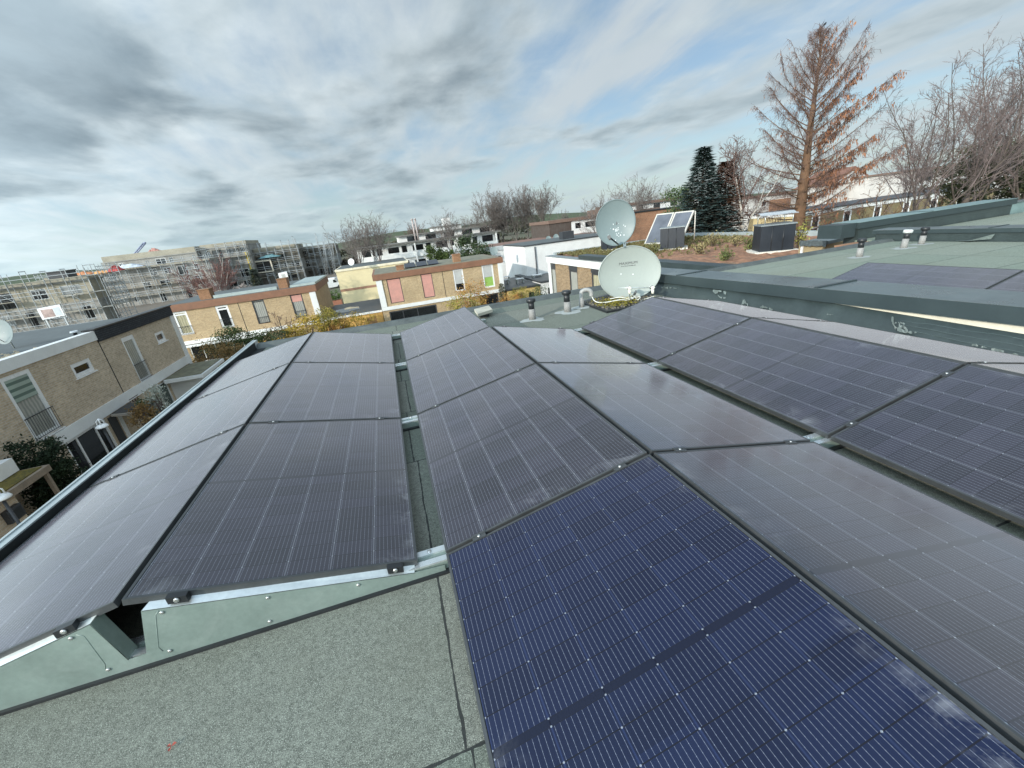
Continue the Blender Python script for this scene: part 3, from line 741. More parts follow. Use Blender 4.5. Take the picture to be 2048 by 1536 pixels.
for a, b_ in ((-.135,-.005),(.075,-.03)): p_ = on_dish(a,b_); bb.tube([p_, p_+dn*.006], .011, 8)
bb.build('bolt', PVC, refl)
mp = DC - dn*.02 + Vector((.05,.22,0))
m_ = MB(); m_.tube([(mp.x, mp.y, ZR+.01), (mp.x, mp.y, 1.06)], .026, 12); m_.build('mast', ALU, ds)
m_ = MB(); m_.box((mp.x-.22, mp.y-.22, ZR+.034), (mp.x+.22, mp.y+.18, ZR+.085)); m_.build('mast_foot', CONC, ds)
m_ = MB(); m_.tube([DC - dn*(DD+.012), Vector((mp.x, mp.y, DC.z-.01))], .05, 8); m_.build('bracket', ALU, ds)
pb = on_dish(.02, -RB*.93); pe = on_dish(.03, -.30) + dn*.42
arm = MB(); arm.tube([pb - dn*.06 - du_*.05, pb + dn*.12 - du_*.012, pe], .021, 8); arm.build('feed_arm', M('arm_grey', (.12,.13,.13), .5, .3), ds)
cb0 = pe - dr*.30 + du_*.085; cb1 = pe + dr*.33 + du_*.03
cbm = MB(); cbm.tube([cb0, cb1], .009, 6); cbm.build('crossbar', ALU, ds)
for s_, nm in ((-.11, 0), (.27, 1)):
    c_ = pe + dr*s_ + du_*(.085 - (s_+.3)*.087)
    lb = MB(); lb.tube([c_ + dn*.06 + du_*.0, c_ + dn*.05, c_ - dn*.02], [.022,.028,.028], 12)
    lb.tube([c_ + dn*.02 - du_*.02, c_ + dn*.035 - du_*.10], [.028,.022], 10)
    lo_ = lb.build('receiver', M('receiver_white', (.72,.70,.60), .45), ds)
    hn = MB(); hn.tube([c_ - dn*.02, c_ - dn*.05, c_ - dn*.075], [.03,.036,.036], 14); hn.build('feed_horn', PVC, lo_)
    rg = MB(); rg.tube([c_ - dn*.018, c_ - dn*.026], .034, 14); rg.build('clamp_ring', BLACK, lo_)
UC = aty(1231, 446, 5.08); ur, uu, un = frame_of((-.45, -.90, .06)); UA, UB, UD = .325, .365, .06
us = thing('satellite_dish', (UC.x, UC.y, UC.z-.4), 'smaller blue-grey satellite dish with peeling white spots, above the pale one', 'satellite dish')
dish_surface(UC, ur, uu, un, UA, UB, UD).build('reflector', DISH2, us)
dish_rim(UC, ur, uu, un, UA, UB, .009).build('rim', DISH2, us.children[0])
def on_ud(a, b_, off=.002):
    q2 = (a/UA)**2 + (b_/UB)**2; return UC + ur*a + uu*b_ + un*(UD*q2 - UD + off)
pl = MB(); q = random.Random(8)
for i in range(26):
    a, b_ = q.gauss(.03,.06), q.gauss(-.14,.05); r0 = q.uniform(.002,.008); st2_ = q.uniform(1,2.2)
    pl.face([on_ud(a + r0*q.uniform(.6,1.2)*math.cos(2*PI*k_/7), b_ + st2_*r0*q.uniform(.6,1.2)*math.sin(2*PI*k_/7)) for k_ in range(7)])
pl.build('peeled_spots', PVC, us.children[0])
ub_ = on_ud(.03, -UB*.95); ue = aty(1218, 474, (UC + un*.36).y - .0)
ar = MB(); ar.tube([ub_ - un*.03, ub_ + un*.06, ue], .013, 8); ar.build('feed_arm', BLACK, us)
ln = MB(); ln.tube([ue - un*.05, ue + un*.02], [.026,.03], 12); ln.tube([ue, ue + ur*.02 - uu*.05], [.02,.018], 8); ln.build('receiver', M('receiver_grey', (.13,.13,.125), .5), us)
br = MB(); br.tube([UC - un*(UD+.01), Vector((mp.x, mp.y, UC.z-.04))], .035, 8); br.build('bracket', M('arm_grey', (.12,.13,.13)), us)
lc0 = pe - dr*.11
cable('cable', [(4.585,4.99,ZR+.185),(4.62,4.92,ZR+.09),(4.72,4.80,ZR+.07),(4.98,4.72,ZR+.085),(5.10,4.66,ZR+.07),(5.24,4.66,ZR+.09)], .009, 'white cable looping out of the goose-neck pipe over the moss')
cable('cable', [(4.95,5.0,ZR+.07),(5.05,4.86,ZR+.10),(5.16,4.76,ZR+.08),(5.3,4.60,ZR+.10),(5.2,4.5,ZR+.08)], .008, 'thin white cable coiled on the gravel left of the dish arm')
cable('cable', [tuple(pe - dn*.1), tuple(pe - dn*.12 - du_*.12), tuple(pe + dr*.12 - du_*.16 - dn*.1), (5.62,4.62,ZR+.06)], .011, 'white cable hanging from the dish arm to the roof on the right')
cable('cable', [tuple(lc0 - du_*.02), tuple(lc0 - du_*.14 + dr*.02), tuple(pe - dr*.02 - du_*.1)], .006, 'dark cable dropping from the left white receiver', BLACK)
lf = MB(); q = random.Random(4)
for k_ in range(3):
    a = k_*2.1; lf.face([(.234,-.418,ZR+.006),(.234+.012*math.cos(a),-.418+.012*math.sin(a),ZR+.010),(.234+.016*math.cos(a+.5),-.418+.016*math.sin(a+.5),ZR+.007),(.234+.012*math.cos(a+1),-.418+.012*math.sin(a+1),ZR+.012)])
tag(lf.build('leaf', M('red_leaf', (.42,.09,.06), .7)), 'tiny red leaf lying on the green roof felt', 'leaf')
# ------------------------------------------------------------------ house kit
class Fac:
    def __init__(s, kind, c): s.k = kind; s.c = c
    def p(s, u, d, z):
        if s.k == 'y-': return (u, s.c - d, z)
        if s.k == 'x+': return (s.c + d, u, z)
        return (s.c - d, u, z)
    def box(s, mb, u0, u1, d0, d1, z0, z1): mb.box(s.p(u0,d0,z0), s.p(u1,d1,z1)); return mb
def facade(mb, F_, u0, u1, z0, z1, holes, dep=.13):
    us = sorted({u0, u1, *[h[0] for h in holes], *[h[1] for h in holes]}); zs = sorted({z0, z1, *[h[2] for h in holes], *[h[3] for h in holes]})
    us = [u for u in us if u0-1e-6 <= u <= u1+1e-6]; zs = [z for z in zs if z0-1e-6 <= z <= z1+1e-6]
    for i in range(len(us)-1):
        for j in range(len(zs)-1):
            cu, cz = (us[i]+us[i+1])/2, (zs[j]+zs[j+1])/2
            if any(h[0] < cu < h[1] and h[2] < cz < h[3] for h in holes): continue
            mb.face([F_.p(us[i],0,zs[j]), F_.p(us[i+1],0,zs[j]), F_.p(us[i+1],0,zs[j+1]), F_.p(us[i],0,zs[j+1])])
    for a, b, c, d in holes:
        for (p, q) in (((a,c),(b,c)),((b,c),(b,d)),((b,d),(a,d)),((a,d),(a,c))):
            mb.face([F_.p(p[0],0,p[1]), F_.p(q[0],0,q[1]), F_.p(q[0],-dep,q[1]), F_.p(p[0],-dep,p[1])])
        mb.face([F_.p(a,-dep,c), F_.p(b,-dep,c), F_.p(b,-dep,d), F_.p(a,-dep,d)])
def house_body(F_, u0, u1, depth, z0, z1, holes, mat, t, name='wall', zf=None):
    mb = MB(); facade(mb, F_, u0, u1, z0, z1, holes)
    for (a, b) in (((u0,z0),(u0,z1)),((u1,z0),(u1,z1)),((u0,z1),(u1,z1))):
        mb.face([F_.p(a[0],0,a[1]), F_.p(b[0],0,b[1]), F_.p(b[0],-depth,b[1]), F_.p(a[0],-depth,a[1])])
    mb.face([F_.p(u0,-depth,z0), F_.p(u1,-depth,z0), F_.p(u1,-depth,z1), F_.p(u0,-depth,z1)])
    return mb.build(name, mat, t)
def window(t, F_, u0, u1, z0, z1, fmat=None, pane=None, fw=.07, mull=(), trans=(), shutter=None, shmat=None, dep=.10, sill=None, name='window', rail=None):
    fmat = fmat or PVC; pane = pane or GLASS
    mb = MB(); e = .002
    F_.box(mb, u0+e, u0+fw, -dep, -.02, z0+e, z1-e); F_.box(mb, u1-fw, u1-e, -dep, -.02, z0+e, z1-e)
    F_.box(mb, u0+fw, u1-fw, -dep, -.022, z1-fw, z1-e); F_.box(mb, u0+fw, u1-fw, -dep, -.022, z0+e, z0+fw)
    for m in mull: F_.box(mb, m-fw*.4, m+fw*.4, -dep, -.03, z0+fw, z1-fw)
    for m in trans: F_.box(mb, u0+fw, u1-fw, -dep, -.032, m-fw*.4, m+fw*.4)
    o = mb.build(name, fmat, t)
    g_ = MB(); F_.box(g_, u0+fw*.8, u1-fw*.8, -dep+.01, -dep+.03, z0+fw*.8, z1-fw*.8); g_.build('pane', pane, o)
    if shutter:
        s_ = MB(); F_.box(s_, u0+fw, u1-fw, -.06, -.04, z1-fw-(z1-z0-2*fw)*shutter, z1-fw); s_.build('shutter', shmat, o)
    if sill:
        s_ = MB(); F_.box(s_, u0-.06, u1+.06, -.01, .07, z0-.05, z0-.003); s_.build('sill', sill, o)
    if rail:
        s_ = MB(); h = rail
        s_.tube([F_.p(u0-.02,.05,z0+h), F_.p(u1+.02,.05,z0+h)], .018, 5); s_.tube([F_.p(u0-.02,.05,z0+.08), F_.p(u1+.02,.05,z0+.08)], .014, 5)
        n = max(4, int((u1-u0)/.11))
        for i in range(n+1):
            u = u0 + (u1-u0)*i/n; s_.tube([F_.p(u,.05,z0+.08), F_.p(u,.05,z0+h)], .008, 4)
        s_.build('balustrade', BLACK, o)
    return o
def fbox(t, F_, u0, u1, d0, d1, z0, z1, mat, name): return F_.box(MB(), u0, u1, d0, d1, z0, z1).build(name, mat, t)
def pbox(t, a, b, mat, name): return MB().box(a, b).build(name, mat, t)

# ---- brick house on the left, its front seen from the side
F1 = Fac('x+', -12.4)
h1 = thing('brick_house', (-14, 20, ZG), 'tan brick house along the left photo edge with slate-hung roof edge and green blind', 'house')
hl = [(16.55,17.92,-4.30,-1.80),(19.86,21.14,-2.86,-2.26),(23.86,25.0,-4.40,-1.98),(26.98,28.0,-2.99,-2.38),
      (17.6,20.2,-7.2,-4.9),(25.0,26.1,-7.1,-5.0),(9.6,11.4,-4.3,-1.8)]
house_body(F1, 6, 29.7, 9.5, ZG, -1.62, hl, BRICK_H1, h1)
fbox(h1, F1, 6, 22.15, -.3, .06, -1.66, -1.24, WHITE, 'roof_fascia')
pbox(h1, (-21.9,6,-1.62),(-12.7,29.65,-1.45), ROOF_FAR, 'roof')
fbox(h1, F1, 22.16, 29.8, -.35, .09, -1.76, -1.20, SLATE, 'slate_hung_edge'); fbox(h1, F1, 22.1, 29.9, -.40, .13, -1.20, -1.14, BLACK, 'edge_capping')
fbox(h1, F1, 17.3, 29.72, .002, .10, -4.86, -4.38, WHITE, 'floor_band')
fbox(h1, F1, 29.36, 29.74, .002, .07, -4.38, -1.76, WHITE, 'corner_strip'); fbox(h1, F1, 29.36, 29.74, .002, .07, ZG, -4.86, WHITE, 'corner_strip')
fbox(h1, F1, 22.17, 22.23, -.0, .006, -4.38, -1.76, DARK, 'wall_joint')
window(h1, F1, 16.55,17.92,-4.30,-1.80, PVC, CURT, .15, shutter=.38, shmat=BLIND, rail=.9, sill=PVC)
window(h1, F1, 19.86,21.14,-2.86,-2.26, PVC, GLASS, .16, sill=PVC, name='window')
window(h1, F1, 23.86,25.0,-4.40,-1.98, PVC, CURT, .13, trans=(-2.15,), rail=.95, sill=PVC)
window(h1, F1, 26.98,28.0,-2.99,-2.38, PVC, GLASS, .15, sill=PVC)
window(h1, F1, 9.6,11.4,-4.3,-1.8, PVC, CURT, .1)
window(h1, F1, 17.6,20.2,-7.2,-4.9, PVC, GLASS, .10, mull=(18.3,19.5), name='patio_window')
window(h1, F1, 25.0,26.1,-7.1,-5.0, PVC, GLASSG, .08, name='window')
cp = MB(); cp.prism([F1.p(20.5,.1,-5.0),F1.p(20.5,1.5,-5.2),F1.p(22.1,1.5,-5.2),F1.p(22.1,.1,-5.0)],[F1.p(20.5,.1,-4.9),F1.p(20.5,1.5,-5.06),F1.p(22.1,1.5,-5.06),F1.p(22.1,.1,-4.9)]); cpo = cp.build('door_canopy', M('canopy_wood', (.34,.31,.27), .7), h1)
cp = MB(); cp.prism([F1.p(20.6,.12,-4.893),F1.p(20.6,1.42,-5.04),F1.p(22.0,1.42,-5.04),F1.p(22.0,.12,-4.893)],[F1.p(20.6,.12,-4.88),F1.p(20.6,1.42,-5.03),F1.p(22.0,1.42,-5.03),F1.p(22.0,.12,-4.88)]); cp.build('canopy_felt', BLACK, cpo)
fbox(h1, F1, 20.35, 20.85, .003, .05, -7.2, -5.0, DGREY, 'front_door'); fbox(h1, F1, 21.0, 21.25, .003, .04, -7.2, -5.0, PVC, 'door_post')
# white porch at the far end
po = thing('porch', (-11.2, 27.3, ZG), 'white porch with mossy felt roof at the far end of the left brick house', 'porch')
cp = MB(); cp.prism([F1.p(25.6,.11,-5.12),F1.p(25.6,2.1,-5.12),F1.p(29.2,2.1,-5.12),F1.p(29.2,.11,-5.12)],[F1.p(25.6,.11,-4.90),F1.p(25.6,2.1,-4.94),F1.p(29.2,2.1,-4.94),F1.p(29.2,.11,-4.90)]); pco = cp.build('porch_roof', WHITE, po)
cp = MB(); cp.box(F1.p(25.72,.12,-4.92), F1.p(29.08,1.98,-4.885)); cp.build('roof_felt', M('mossy_felt', (.17,.165,.11), .95, 0, .5, 3), pco)
fbox(po, F1, 26.3, 28.9, .004, 1.7, ZG, -5.13, WHITE2, 'wall'); fbox(po, F1, 28.0, 28.7, 1.70, 1.73, ZG, -5.25, M('grey_door', (.42,.45,.47), .5), 'door'); fbox(po, F1, 27.3, 27.85, 1.70, 1.74, -6.6, -5.9, PVC, 'meter_box')
wr = MB(); wr.tube([F1.p(27.2+.16*math.cos(a),1.75,-5.75+.16*math.sin(a)) for a in [i*PI/6 for i in range(13)]], .05, 6); wr.build('wreath', foliage('wreath_green', [(.03,.045,.02),(.05,.05,.03),(.2,.05,.04)], 9), po)
bk = MB(); bk.tube([F1.p(26.35,1.72,-5.75), F1.p(26.35,1.85,-5.45), F1.p(26.35,2.0,-5.2)], .03, 6); bk.build('bracket', PVC, po)
# carport with mossy roof at the left edge
cpn = atx(60, 945, -10.4)
ct_ = thing('carport', (-11.3, 14.6, ZG), 'small wooden lean-to with mossy roof at the left photo edge', 'carport')
zc = -4.55; TIMB = M('carport_timber', (.24,.19,.14), .85, 0, .3, 2)
pbox(ct_, (-12.33, 8.2, zc), (-10.5, 14.0, zc+.20), TIMB, 'roof_frame')
pbox(ct_, (-12.2, 8.3, zc+.201), (-10.62, 13.88, zc+.23), foliage('mossy_roof', [(.10,.085,.02),(.17,.13,.03),(.05,.05,.03)], 2.5, .95), 'roof_moss')
for yy in (11.0, 13.8): pbox(ct_, (-10.66, yy, ZG), (-10.56, yy+.10, zc), TIMB, 'post')
pbox(ct_, (-12.3, 8.4, ZG), (-10.75, 12.75, zc-.01), BRICK_H1, 'wall'); pbox(ct_, (-12.3, 12.76, ZG), (-12.1, 13.8, zc-.01), M('red_brown_boards', (.10,.035,.02), .8), 'back_wall')
pbox(ct_, (-12.38, 13.2, -4.3), (-11.2, 13.9, -3.85), WHITE, 'fascia_end')
mt = thing('meter_box', (-10.7, 12.3, -5.2), 'dark box fixed to the brick under the mossy lean-to', 'box'); pbox(mt, (-10.748,12.1,-5.25),(-10.60,12.6,-4.85), DGREY, 'case'); pbox(mt, (-10.60,12.16,-5.2),(-10.585,12.54,-4.92), BLACK, 'lid')
# roof things of that house
rb_ = thing('roof_box', (-16, 19.5, -1.45), 'slate-clad box on the flat roof at the left edge', 'roof box')
a_ = atz(40, 690, -1.45); zt_ = -.55
pbox(rb_, (-17.4, 13.5, -1.45), (-16.0, 19.2, zt_), SLATE, 'cladding'); pbox(rb_, (-17.5,13.4,zt_), (-15.9,19.3,zt_+.06), DGREY, 'lid'); pbox(rb_, (-17.35,19.2,-1.45), (-16.05,19.24,zt_-.02), BLACK, 'end_panel')
gv = MB(); q = random.Random(12)
for i in range(520):
    x, y = q.uniform(-15.2,-12.9), q.uniform(9, 20.6); r = q.uniform(.05,.13); z = -1.45
    gv.prism([(x+r*math.cos(a), y+r*math.sin(a), z) for a in (0,1.6,3.1,4.7)], [(x+.5*r*math.cos(a), y+.5*r*math.sin(a), z+r*.7) for a in (0,1.6,3.1,4.7)])
tag(gv.build('gravel', GRAVELB, None), 'beige gravel strip on the flat roof at the left edge', 'gravel', kind='stuff')
vb = thing('roof_vent', (-14.5, 22, -1.45), 'little white vent stub on the left brick house roof', 'vent'); q_ = atz(152, 671, -1.45)
MB().tube([(q_.x,q_.y,-1.45),(q_.x,q_.y,-1.30)], .08, 10).build('pipe', BLACK, vb); MB().tube([(q_.x,q_.y,-1.30),(q_.x,q_.y,-1.22)], [.18,.14], 10).build('cap', PVC, vb)
vb.location.x, vb.location.y = vb.location.x, vb.location.y
# lamps on the path
def lamp(px, py, x, label):
    c_ = atx(px, py, x); t = thing('street_lamp', (c_.x, c_.y, ZG), label, 'street lamp', 'white mushroom lamps on the path')
    MB().tube([(c_.x,c_.y,ZG),(c_.x,c_.y,c_.z-.1)], .035, 8).build('post', DGREY, t)
    MB().lathe([(.19,-.07),(.19,-.04),(.15,.02),(.08,.05),(.01,.06)], tuple(c_), 18).build('lamp_shade', PVC, t)
    h = MB()
    for k_ in range(4):
        a = k_*PI/2+.5; h.tube([(c_.x+.10*math.cos(a), c_.y+.10*math.sin(a), c_.z+.02), (c_.x+.09*math.cos(a), c_.y+.09*math.sin(a), c_.z+.18), (c_.x, c_.y, c_.z+.27)], .018, 5)
    h.build('cage', PVC, t)
lamp(203, 851, -10.0, 'white bell-shaped lamp in front of the dark glass door')
lamp(1, 993, -9.2, 'white lamp cut by the left photo edge above the dark meter box')

# ---- brick row straight ahead, left
F2 = Fac('y-', 41.0)
h2 = thing('brick_house', (-11.4, 45, ZG), 'yellow brick house with rust fascia and two white-framed french windows', 'house')
hl = [(-17.2,-16.15,-4.68,-2.62),(-13.9,-12.9,-4.62,-2.62),(-10.95,-9.95,-4.75,-2.58),(-7.75,-6.72,-4.72,-2.58),(-17.0,-14.0,ZG+.1,-5.62),(-13.6,-11.0,ZG+.1,-5.62)]
house_body(F2, -17.6, -5.5, 9.5, ZG, -2.55, hl, BRICK_H2, h2)
fbox(h2, F2, -17.75, -5.35, -9.6, .14, -2.58, -2.0, RUST, 'roof_fascia')
pbox(h2, (-17.6,41.2,-2.0),(-5.5,50.4,-1.97), ROOF_FAR, 'roof')
pbox(h2, (-13.9,41.5,-1.97),(-8.7,41.9,-1.72), M('roof_sheet_grey', (.36,.42,.40), .5, .2), 'roof_edging'); pbox(h2, (-7.6,41.5,-1.97),(-5.4,50.3,-1.80), M('roof_sheet_grey', (.36,.42,.40)), 'roof_edging')
for a, b_ in ((-15.0,-14.1),(-8.55,-7.75)):
    c_ = MB(); c_.box((a,41.6,-1.97),(b_,42.6,-1.15)).box((a-.04,41.56,-1.15),(b_+.04,42.64,-1.08)); c_.build('chimney', brick('brick_chimney', (.30,.15,.08),(.24,.12,.06),(.25,.18,.12)), h2)
fbox(h2, F2, -17.65, -5.5, .002, .12, -5.52, -5.22, WHITE, 'floor_band'); fbox(h2, F2, -6.05, -5.52, .002, .08, -5.2, -2.6, WHITE, 'corner_strip')
fbox(h2, F2, -12.08, -12.03, .002, .006, -5.2, -2.6, DARK, 'wall_joint')
window(h2, F2, -17.2,-16.15,-4.68,-2.62, PVC, CURTY, .15, trans=(-2.9,), rail=.75)
window(h2, F2, -13.9,-12.9,-4.62,-2.62, PVC, GLASS, .17, trans=(-2.95,), rail=.8)
window(h2, F2, -10.95,-9.95,-4.75,-2.58, DGREY, CURT, .08, trans=(-2.75,), rail=.6)
window(h2, F2, -7.75,-6.72,-4.72,-2.58, DGREY, CURT, .09, shutter=.30, shmat=PINK, rail=.6)
window(h2, F2, -17.0,-14.0,ZG+.1,-5.62, PVC, GLASS, .09, mull=(-16.0,-15.0), name='patio_window'); window(h2, F2, -13.6,-11.0,ZG+.1,-5.62, PVC, GLASS, .10, mull=(-12.7,-11.8), name='patio_window')
aw = MB(); aw.box((-17.3,40.0,-5.66),(-10.4,40.86,-5.58)); aw.build('awning_cassette', WHITE, h2)
# low link between the rows
lk = thing('garage', (-2.6, 44, ZG), 'low ochre-walled link with puddled bitumen roof between the two brick rows', 'garage')
F2b = Fac('y-', 40.6)
house_body(F2b, -5.3, -.05, 9, ZG, -5.3, [(-4.1,-3.5,-6.6,-5.9),(-1.6,-.7,-7.2,-5.7)], M('ochre_wall', (.55,.33,.10)), lk)
fbox(lk, F2b, -5.33, -.03, -9, .08, -5.36, -5.2, WHITE, 'roof_edge'); pbox(lk, (-5.3,40.8,-5.2),(-.05,49.5,-5.17), M('bitumen_dark', (.055,.06,.062), .5, 0, .3, .7), 'roof')
window(lk, F2b, -4.1,-3.5,-6.6,-5.9, PVC, GLASS, .05); window(lk, F2b, -1.6,-.7,-7.2,-5.7, M('wood_door', (.30,.17,.07)), M('wood_door', (.30,.17,.07)), .06, name='door')
pud = MB(); q = random.Random(3); pud.face([(-3.4 + (1.3*q.uniform(.7,1.2))*math.cos(a*.5236), 44.5 + 1.6*q.uniform(.7,1.2)*math.sin(a*.5236), -5.165) for a in range(12)]); pud.build('puddle', glassmat('puddle_water', (.02,.022,.024), .02), lk)
fence = thing('garden_fence', (-8, 37.5, ZG), 'bright ochre board fence behind the bare little tree', 'fence')
fb = MB(); q = random.Random(31)
for i in range(34):
    x = -10.6 + i*.155; fb.box((x,37.9,ZG),(x+.145,37.94,-5.75+q.uniform(-.03,.03)))
fb.build('boards', M('ochre_boards', (.60,.36,.07), .7, 0, .22, 2), fence)
for x in (-10.5,-8.0,-5.5): pbox(fence, (x,37.95,ZG),(x+.1,38.05,-5.7), M('ochre_boards', (.60,.36,.07)), 'post')

# ---- brick row straight ahead, right (pink shutters)
F3 = Fac('y-', 40.0)
h3 = thing('brick_house', (6.2, 44, ZG), 'yellow brick house with pink shutters and rust fascia', 'house')
hl = [(.98,2.26,-4.66,-2.38),(4.2,5.27,-4.64,-2.36),(7.34,8.34,-4.5,-2.38),(10.26,11.42,-4.6,-2.33),(.6,5.2,ZG+.1,-5.4),(9.6,11.6,ZG+.1,-5.3)]
house_body(F3, .02, 12.35, 8.5, ZG, -2.34, hl, BRICK_H2, h3)
fbox(h3, F3, -.2, 12.5, -8.6, .14, -2.36, -1.83, RUST, 'roof_fascia'); pbox(h3, (0,40.2,-1.83),(12.3,48.4,-1.80), M('mossy_roof_felt', (.19,.18,.13), .9, 0, .4, 1.2), 'roof')
fbox(h3, F3, .02, 12.35, .002, .12, -5.22, -4.9, WHITE, 'floor_band'); fbox(h3, F3, .02, .55, .002, .08, -4.88, -2.38, WHITE, 'corner_strip'); fbox(h3, F3, 11.92, 12.35, .002, .08, -4.88, -2.38, WHITE, 'corner_strip')
fbox(h3, F3, 6.28, 6.33, .002, .006, -4.88, -2.38, DARK, 'wall_joint')
window(h3, F3, .98,2.26,-4.66,-2.38, DGREY, GLASS, .06, shutter=1.0, shmat=PINK); window(h3, F3, 4.2,5.27,-4.64,-2.36, DGREY, GLASS, .06, shutter=1.0, shmat=PINK)
window(h3, F3, 7.34,8.34,-4.5,-2.38, PVC, GLASS, .12, shutter=.68, shmat=ROLLER); window(h3, F3, 10.26,11.42,-4.6,-2.33, PVC, GREENSH, .14, shutter=.55, shmat=ROLLER)
window(h3, F3, .6,5.2,ZG+.1,-5.4, DGREY, GLASS, .12, mull=(1.9,3.3), name='patio_window'); window(h3, F3, 9.6,11.6,ZG+.1,-5.3, DGREY, GLASS, .1, name='patio_window')
for a, zz_ in ((2.15,-1.4),(7.8,-1.1)):
    c_ = MB(); c_.box((a,41.2,-1.8),(a+.72,42.0,zz_)).box((a-.04,41.16,zz_),(a+.76,42.04,zz_+.07)); c_.build('chimney', brick('brick_chimney', (.30,.15,.08),(.24,.12,.06),(.25,.18,.12)), h3)
for i in range(3):
    t = thing('roof_solar_module', (3.4+i*1.15, 42.6, -1.8), ('%s tilted solar panel behind the left chimney of the pink-shuttered house' % ('left','middle','right')[i]), 'solar panel', 'tilted panels on the pink-shuttered house')
    x = 3.0+i*1.15; MB().prism([(x,41.8,-1.72),(x+1.05,41.8,-1.72),(x+1.05,43.3,-1.40),(x,43.3,-1.40)],[(x,41.79,-1.68),(x+1.05,41.79,-1.68),(x+1.05,43.29,-1.36),(x,43.29,-1.36)]).build('panel', glassmat('far_solar', (.012,.016,.03), .12), t)
    MB().box((x+.1,43.1,-1.8),(x+.95,43.2,-1.42)).build('stand', ALU, t)
aw = thing('awning_curtain', (.9, 39, ZG), 'pale striped privacy screen on the patio below the pink shutters', 'screen')
pbox(aw, (1.7,38.6,ZG),(2.9,38.64,-6.35), stripes('striped_screen', (.62,.62,.58),(.40,.41,.40), .11, 'h', .8, .4), 'cloth'); pbox(aw, (1.65,38.58,-6.35),(2.95,38.66,-6.28), DGREY, 'bar')
pbox(aw, (1.66,38.6,ZG),(1.70,38.64,-6.35), DGREY, 'post'); pbox(aw, (2.90,38.6,ZG),(2.94,38.64,-6.35), DGREY, 'post')

# ---- cream house behind the rows
F4 = Fac('y-', 66.0)
h4 = thing('cream_house', (-1, 70, ZG), 'plain cream rendered house with a brown band behind the brick rows', 'house')
house_body(F4, -6.0, 4.5, 11, -9, -2.55, [], CREAMW, h4)
fbox(h4, F4, -6.12, 4.6, -11, .12, -2.55, -2.25, M('cream_fascia', (.78,.70,.52), .6), 'roof_fascia'); pbox(h4, (-5.9,66.2,-2.25),(4.4,76.8,-2.22), ROOF_FAR, 'roof')
fbox(h4, F4, -6.0, 4.5, .002, .03, -5.45, -5.1, M('brown_band', (.36,.20,.13), .7), 'wall_band')
tw = thing('planter', (-6.7, 62, ZG), 'terracotta planter box holding a small green shrub beside the cream house', 'planter'); pa_ = aty(667, 606, 58); pbox(tw, (pa_.x-1.1, 57.5, ZG), (pa_.x+1.1, 58.6, pa_.z+.35), M('terracotta', (.36,.16,.10), .8), 'box'); pbox(tw, (pa_.x-1.0, 57.6, pa_.z+.35), (pa_.x+1.0, 58.5, pa_.z+.37), M('planter_soil', (.04,.03,.02)), 'soil')

# ---- white long apartment block
F5 = Fac('y-', 85.0)
h5 = thing('apartment_block', (10, 90, ZG), 'long white stepped apartment block with ribbon balconies behind the bare trees', 'apartment block')
holes = []; u = -2.6
for zt in (-.45, -3.2):
    u = -2.6
    while u < 23: holes.append((u, u+2.3, zt-1.25, zt)); holes.append((u+2.7, u+3.7, zt-1.25, zt)); u += 4.7
house_body(F5, -3.5, 24.2, 12, ZG, -.12, holes, WHITE2, h5)
fbox(h5, F5, -4.0, 24.8, -12, .9, -.12, .12, M('roof_slab_grey', (.16,.155,.14), .8), 'roof_slab')
for h in holes: window(h5, F5, *h, fmat=DGREY if random.random()<.5 else PVC, pane=GLASS, fw=.1)
for z in (-2.75, -5.5): fbox(h5, F5, -3.4, 24.1, .01, .35, z, z+.85, WHITE, 'balcony_front')
for u in (-1.0, 7.2, 15.6, 23.6): fbox(h5, F5, u, u+.28, .36, .75, ZG, -.13, WHITE, 'pillar')
F5b = Fac('y-', 91.0); hb = [(u_, u_+2.2, .12, 1.05) for u_ in (6.5, 10.3, 14.2, 18.1, 22.0, 25.4)]
house_body(F5b, 4.8, 28.6, 10, .1, 1.22, hb, WHITE2, h5, 'upper_storey'); fbox(h5, F5b, 4.4, 29.2, -10, .8, 1.22, 1.46, M('roof_slab_grey', (.16,.155,.14)), 'roof_slab')
for h in hb: window(h5, F5b, *h, fmat=DGREY, pane=GLASS, fw=.1)
pbox(h5, (12.2,93,1.46),(18.5,98,2.15), WHITE2, 'penthouse'); pbox(h5, (11.9,92.7,2.15),(18.8,98.3,2.35), M('roof_slab_grey', (.16,.155,.14)), 'roof_slab'); pbox(h5, (15.0,95,2.35),(16.6,97,3.9), WHITE2, 'lift_tower')
for px_ in (828, 834):
    c_ = aty(px_, 462, 88); ch = thing('flue', (c_.x, 88, .1), 'left steel flue of the pair on the white block' if px_ == 828 else 'right steel flue of the pair on the white block', 'flue', 'steel flues on the white block')
    MB().tube([(c_.x,88,.12),(c_.x,88,4.0)], .16, 8).build('pipe', M('flue_steel', (.40,.34,.32), .5), ch); MB().tube([(c_.x,88,4.0),(c_.x,88,4.25)], .22, 8).build('cowl', M('flue_steel', (.40,.34,.32)), ch)

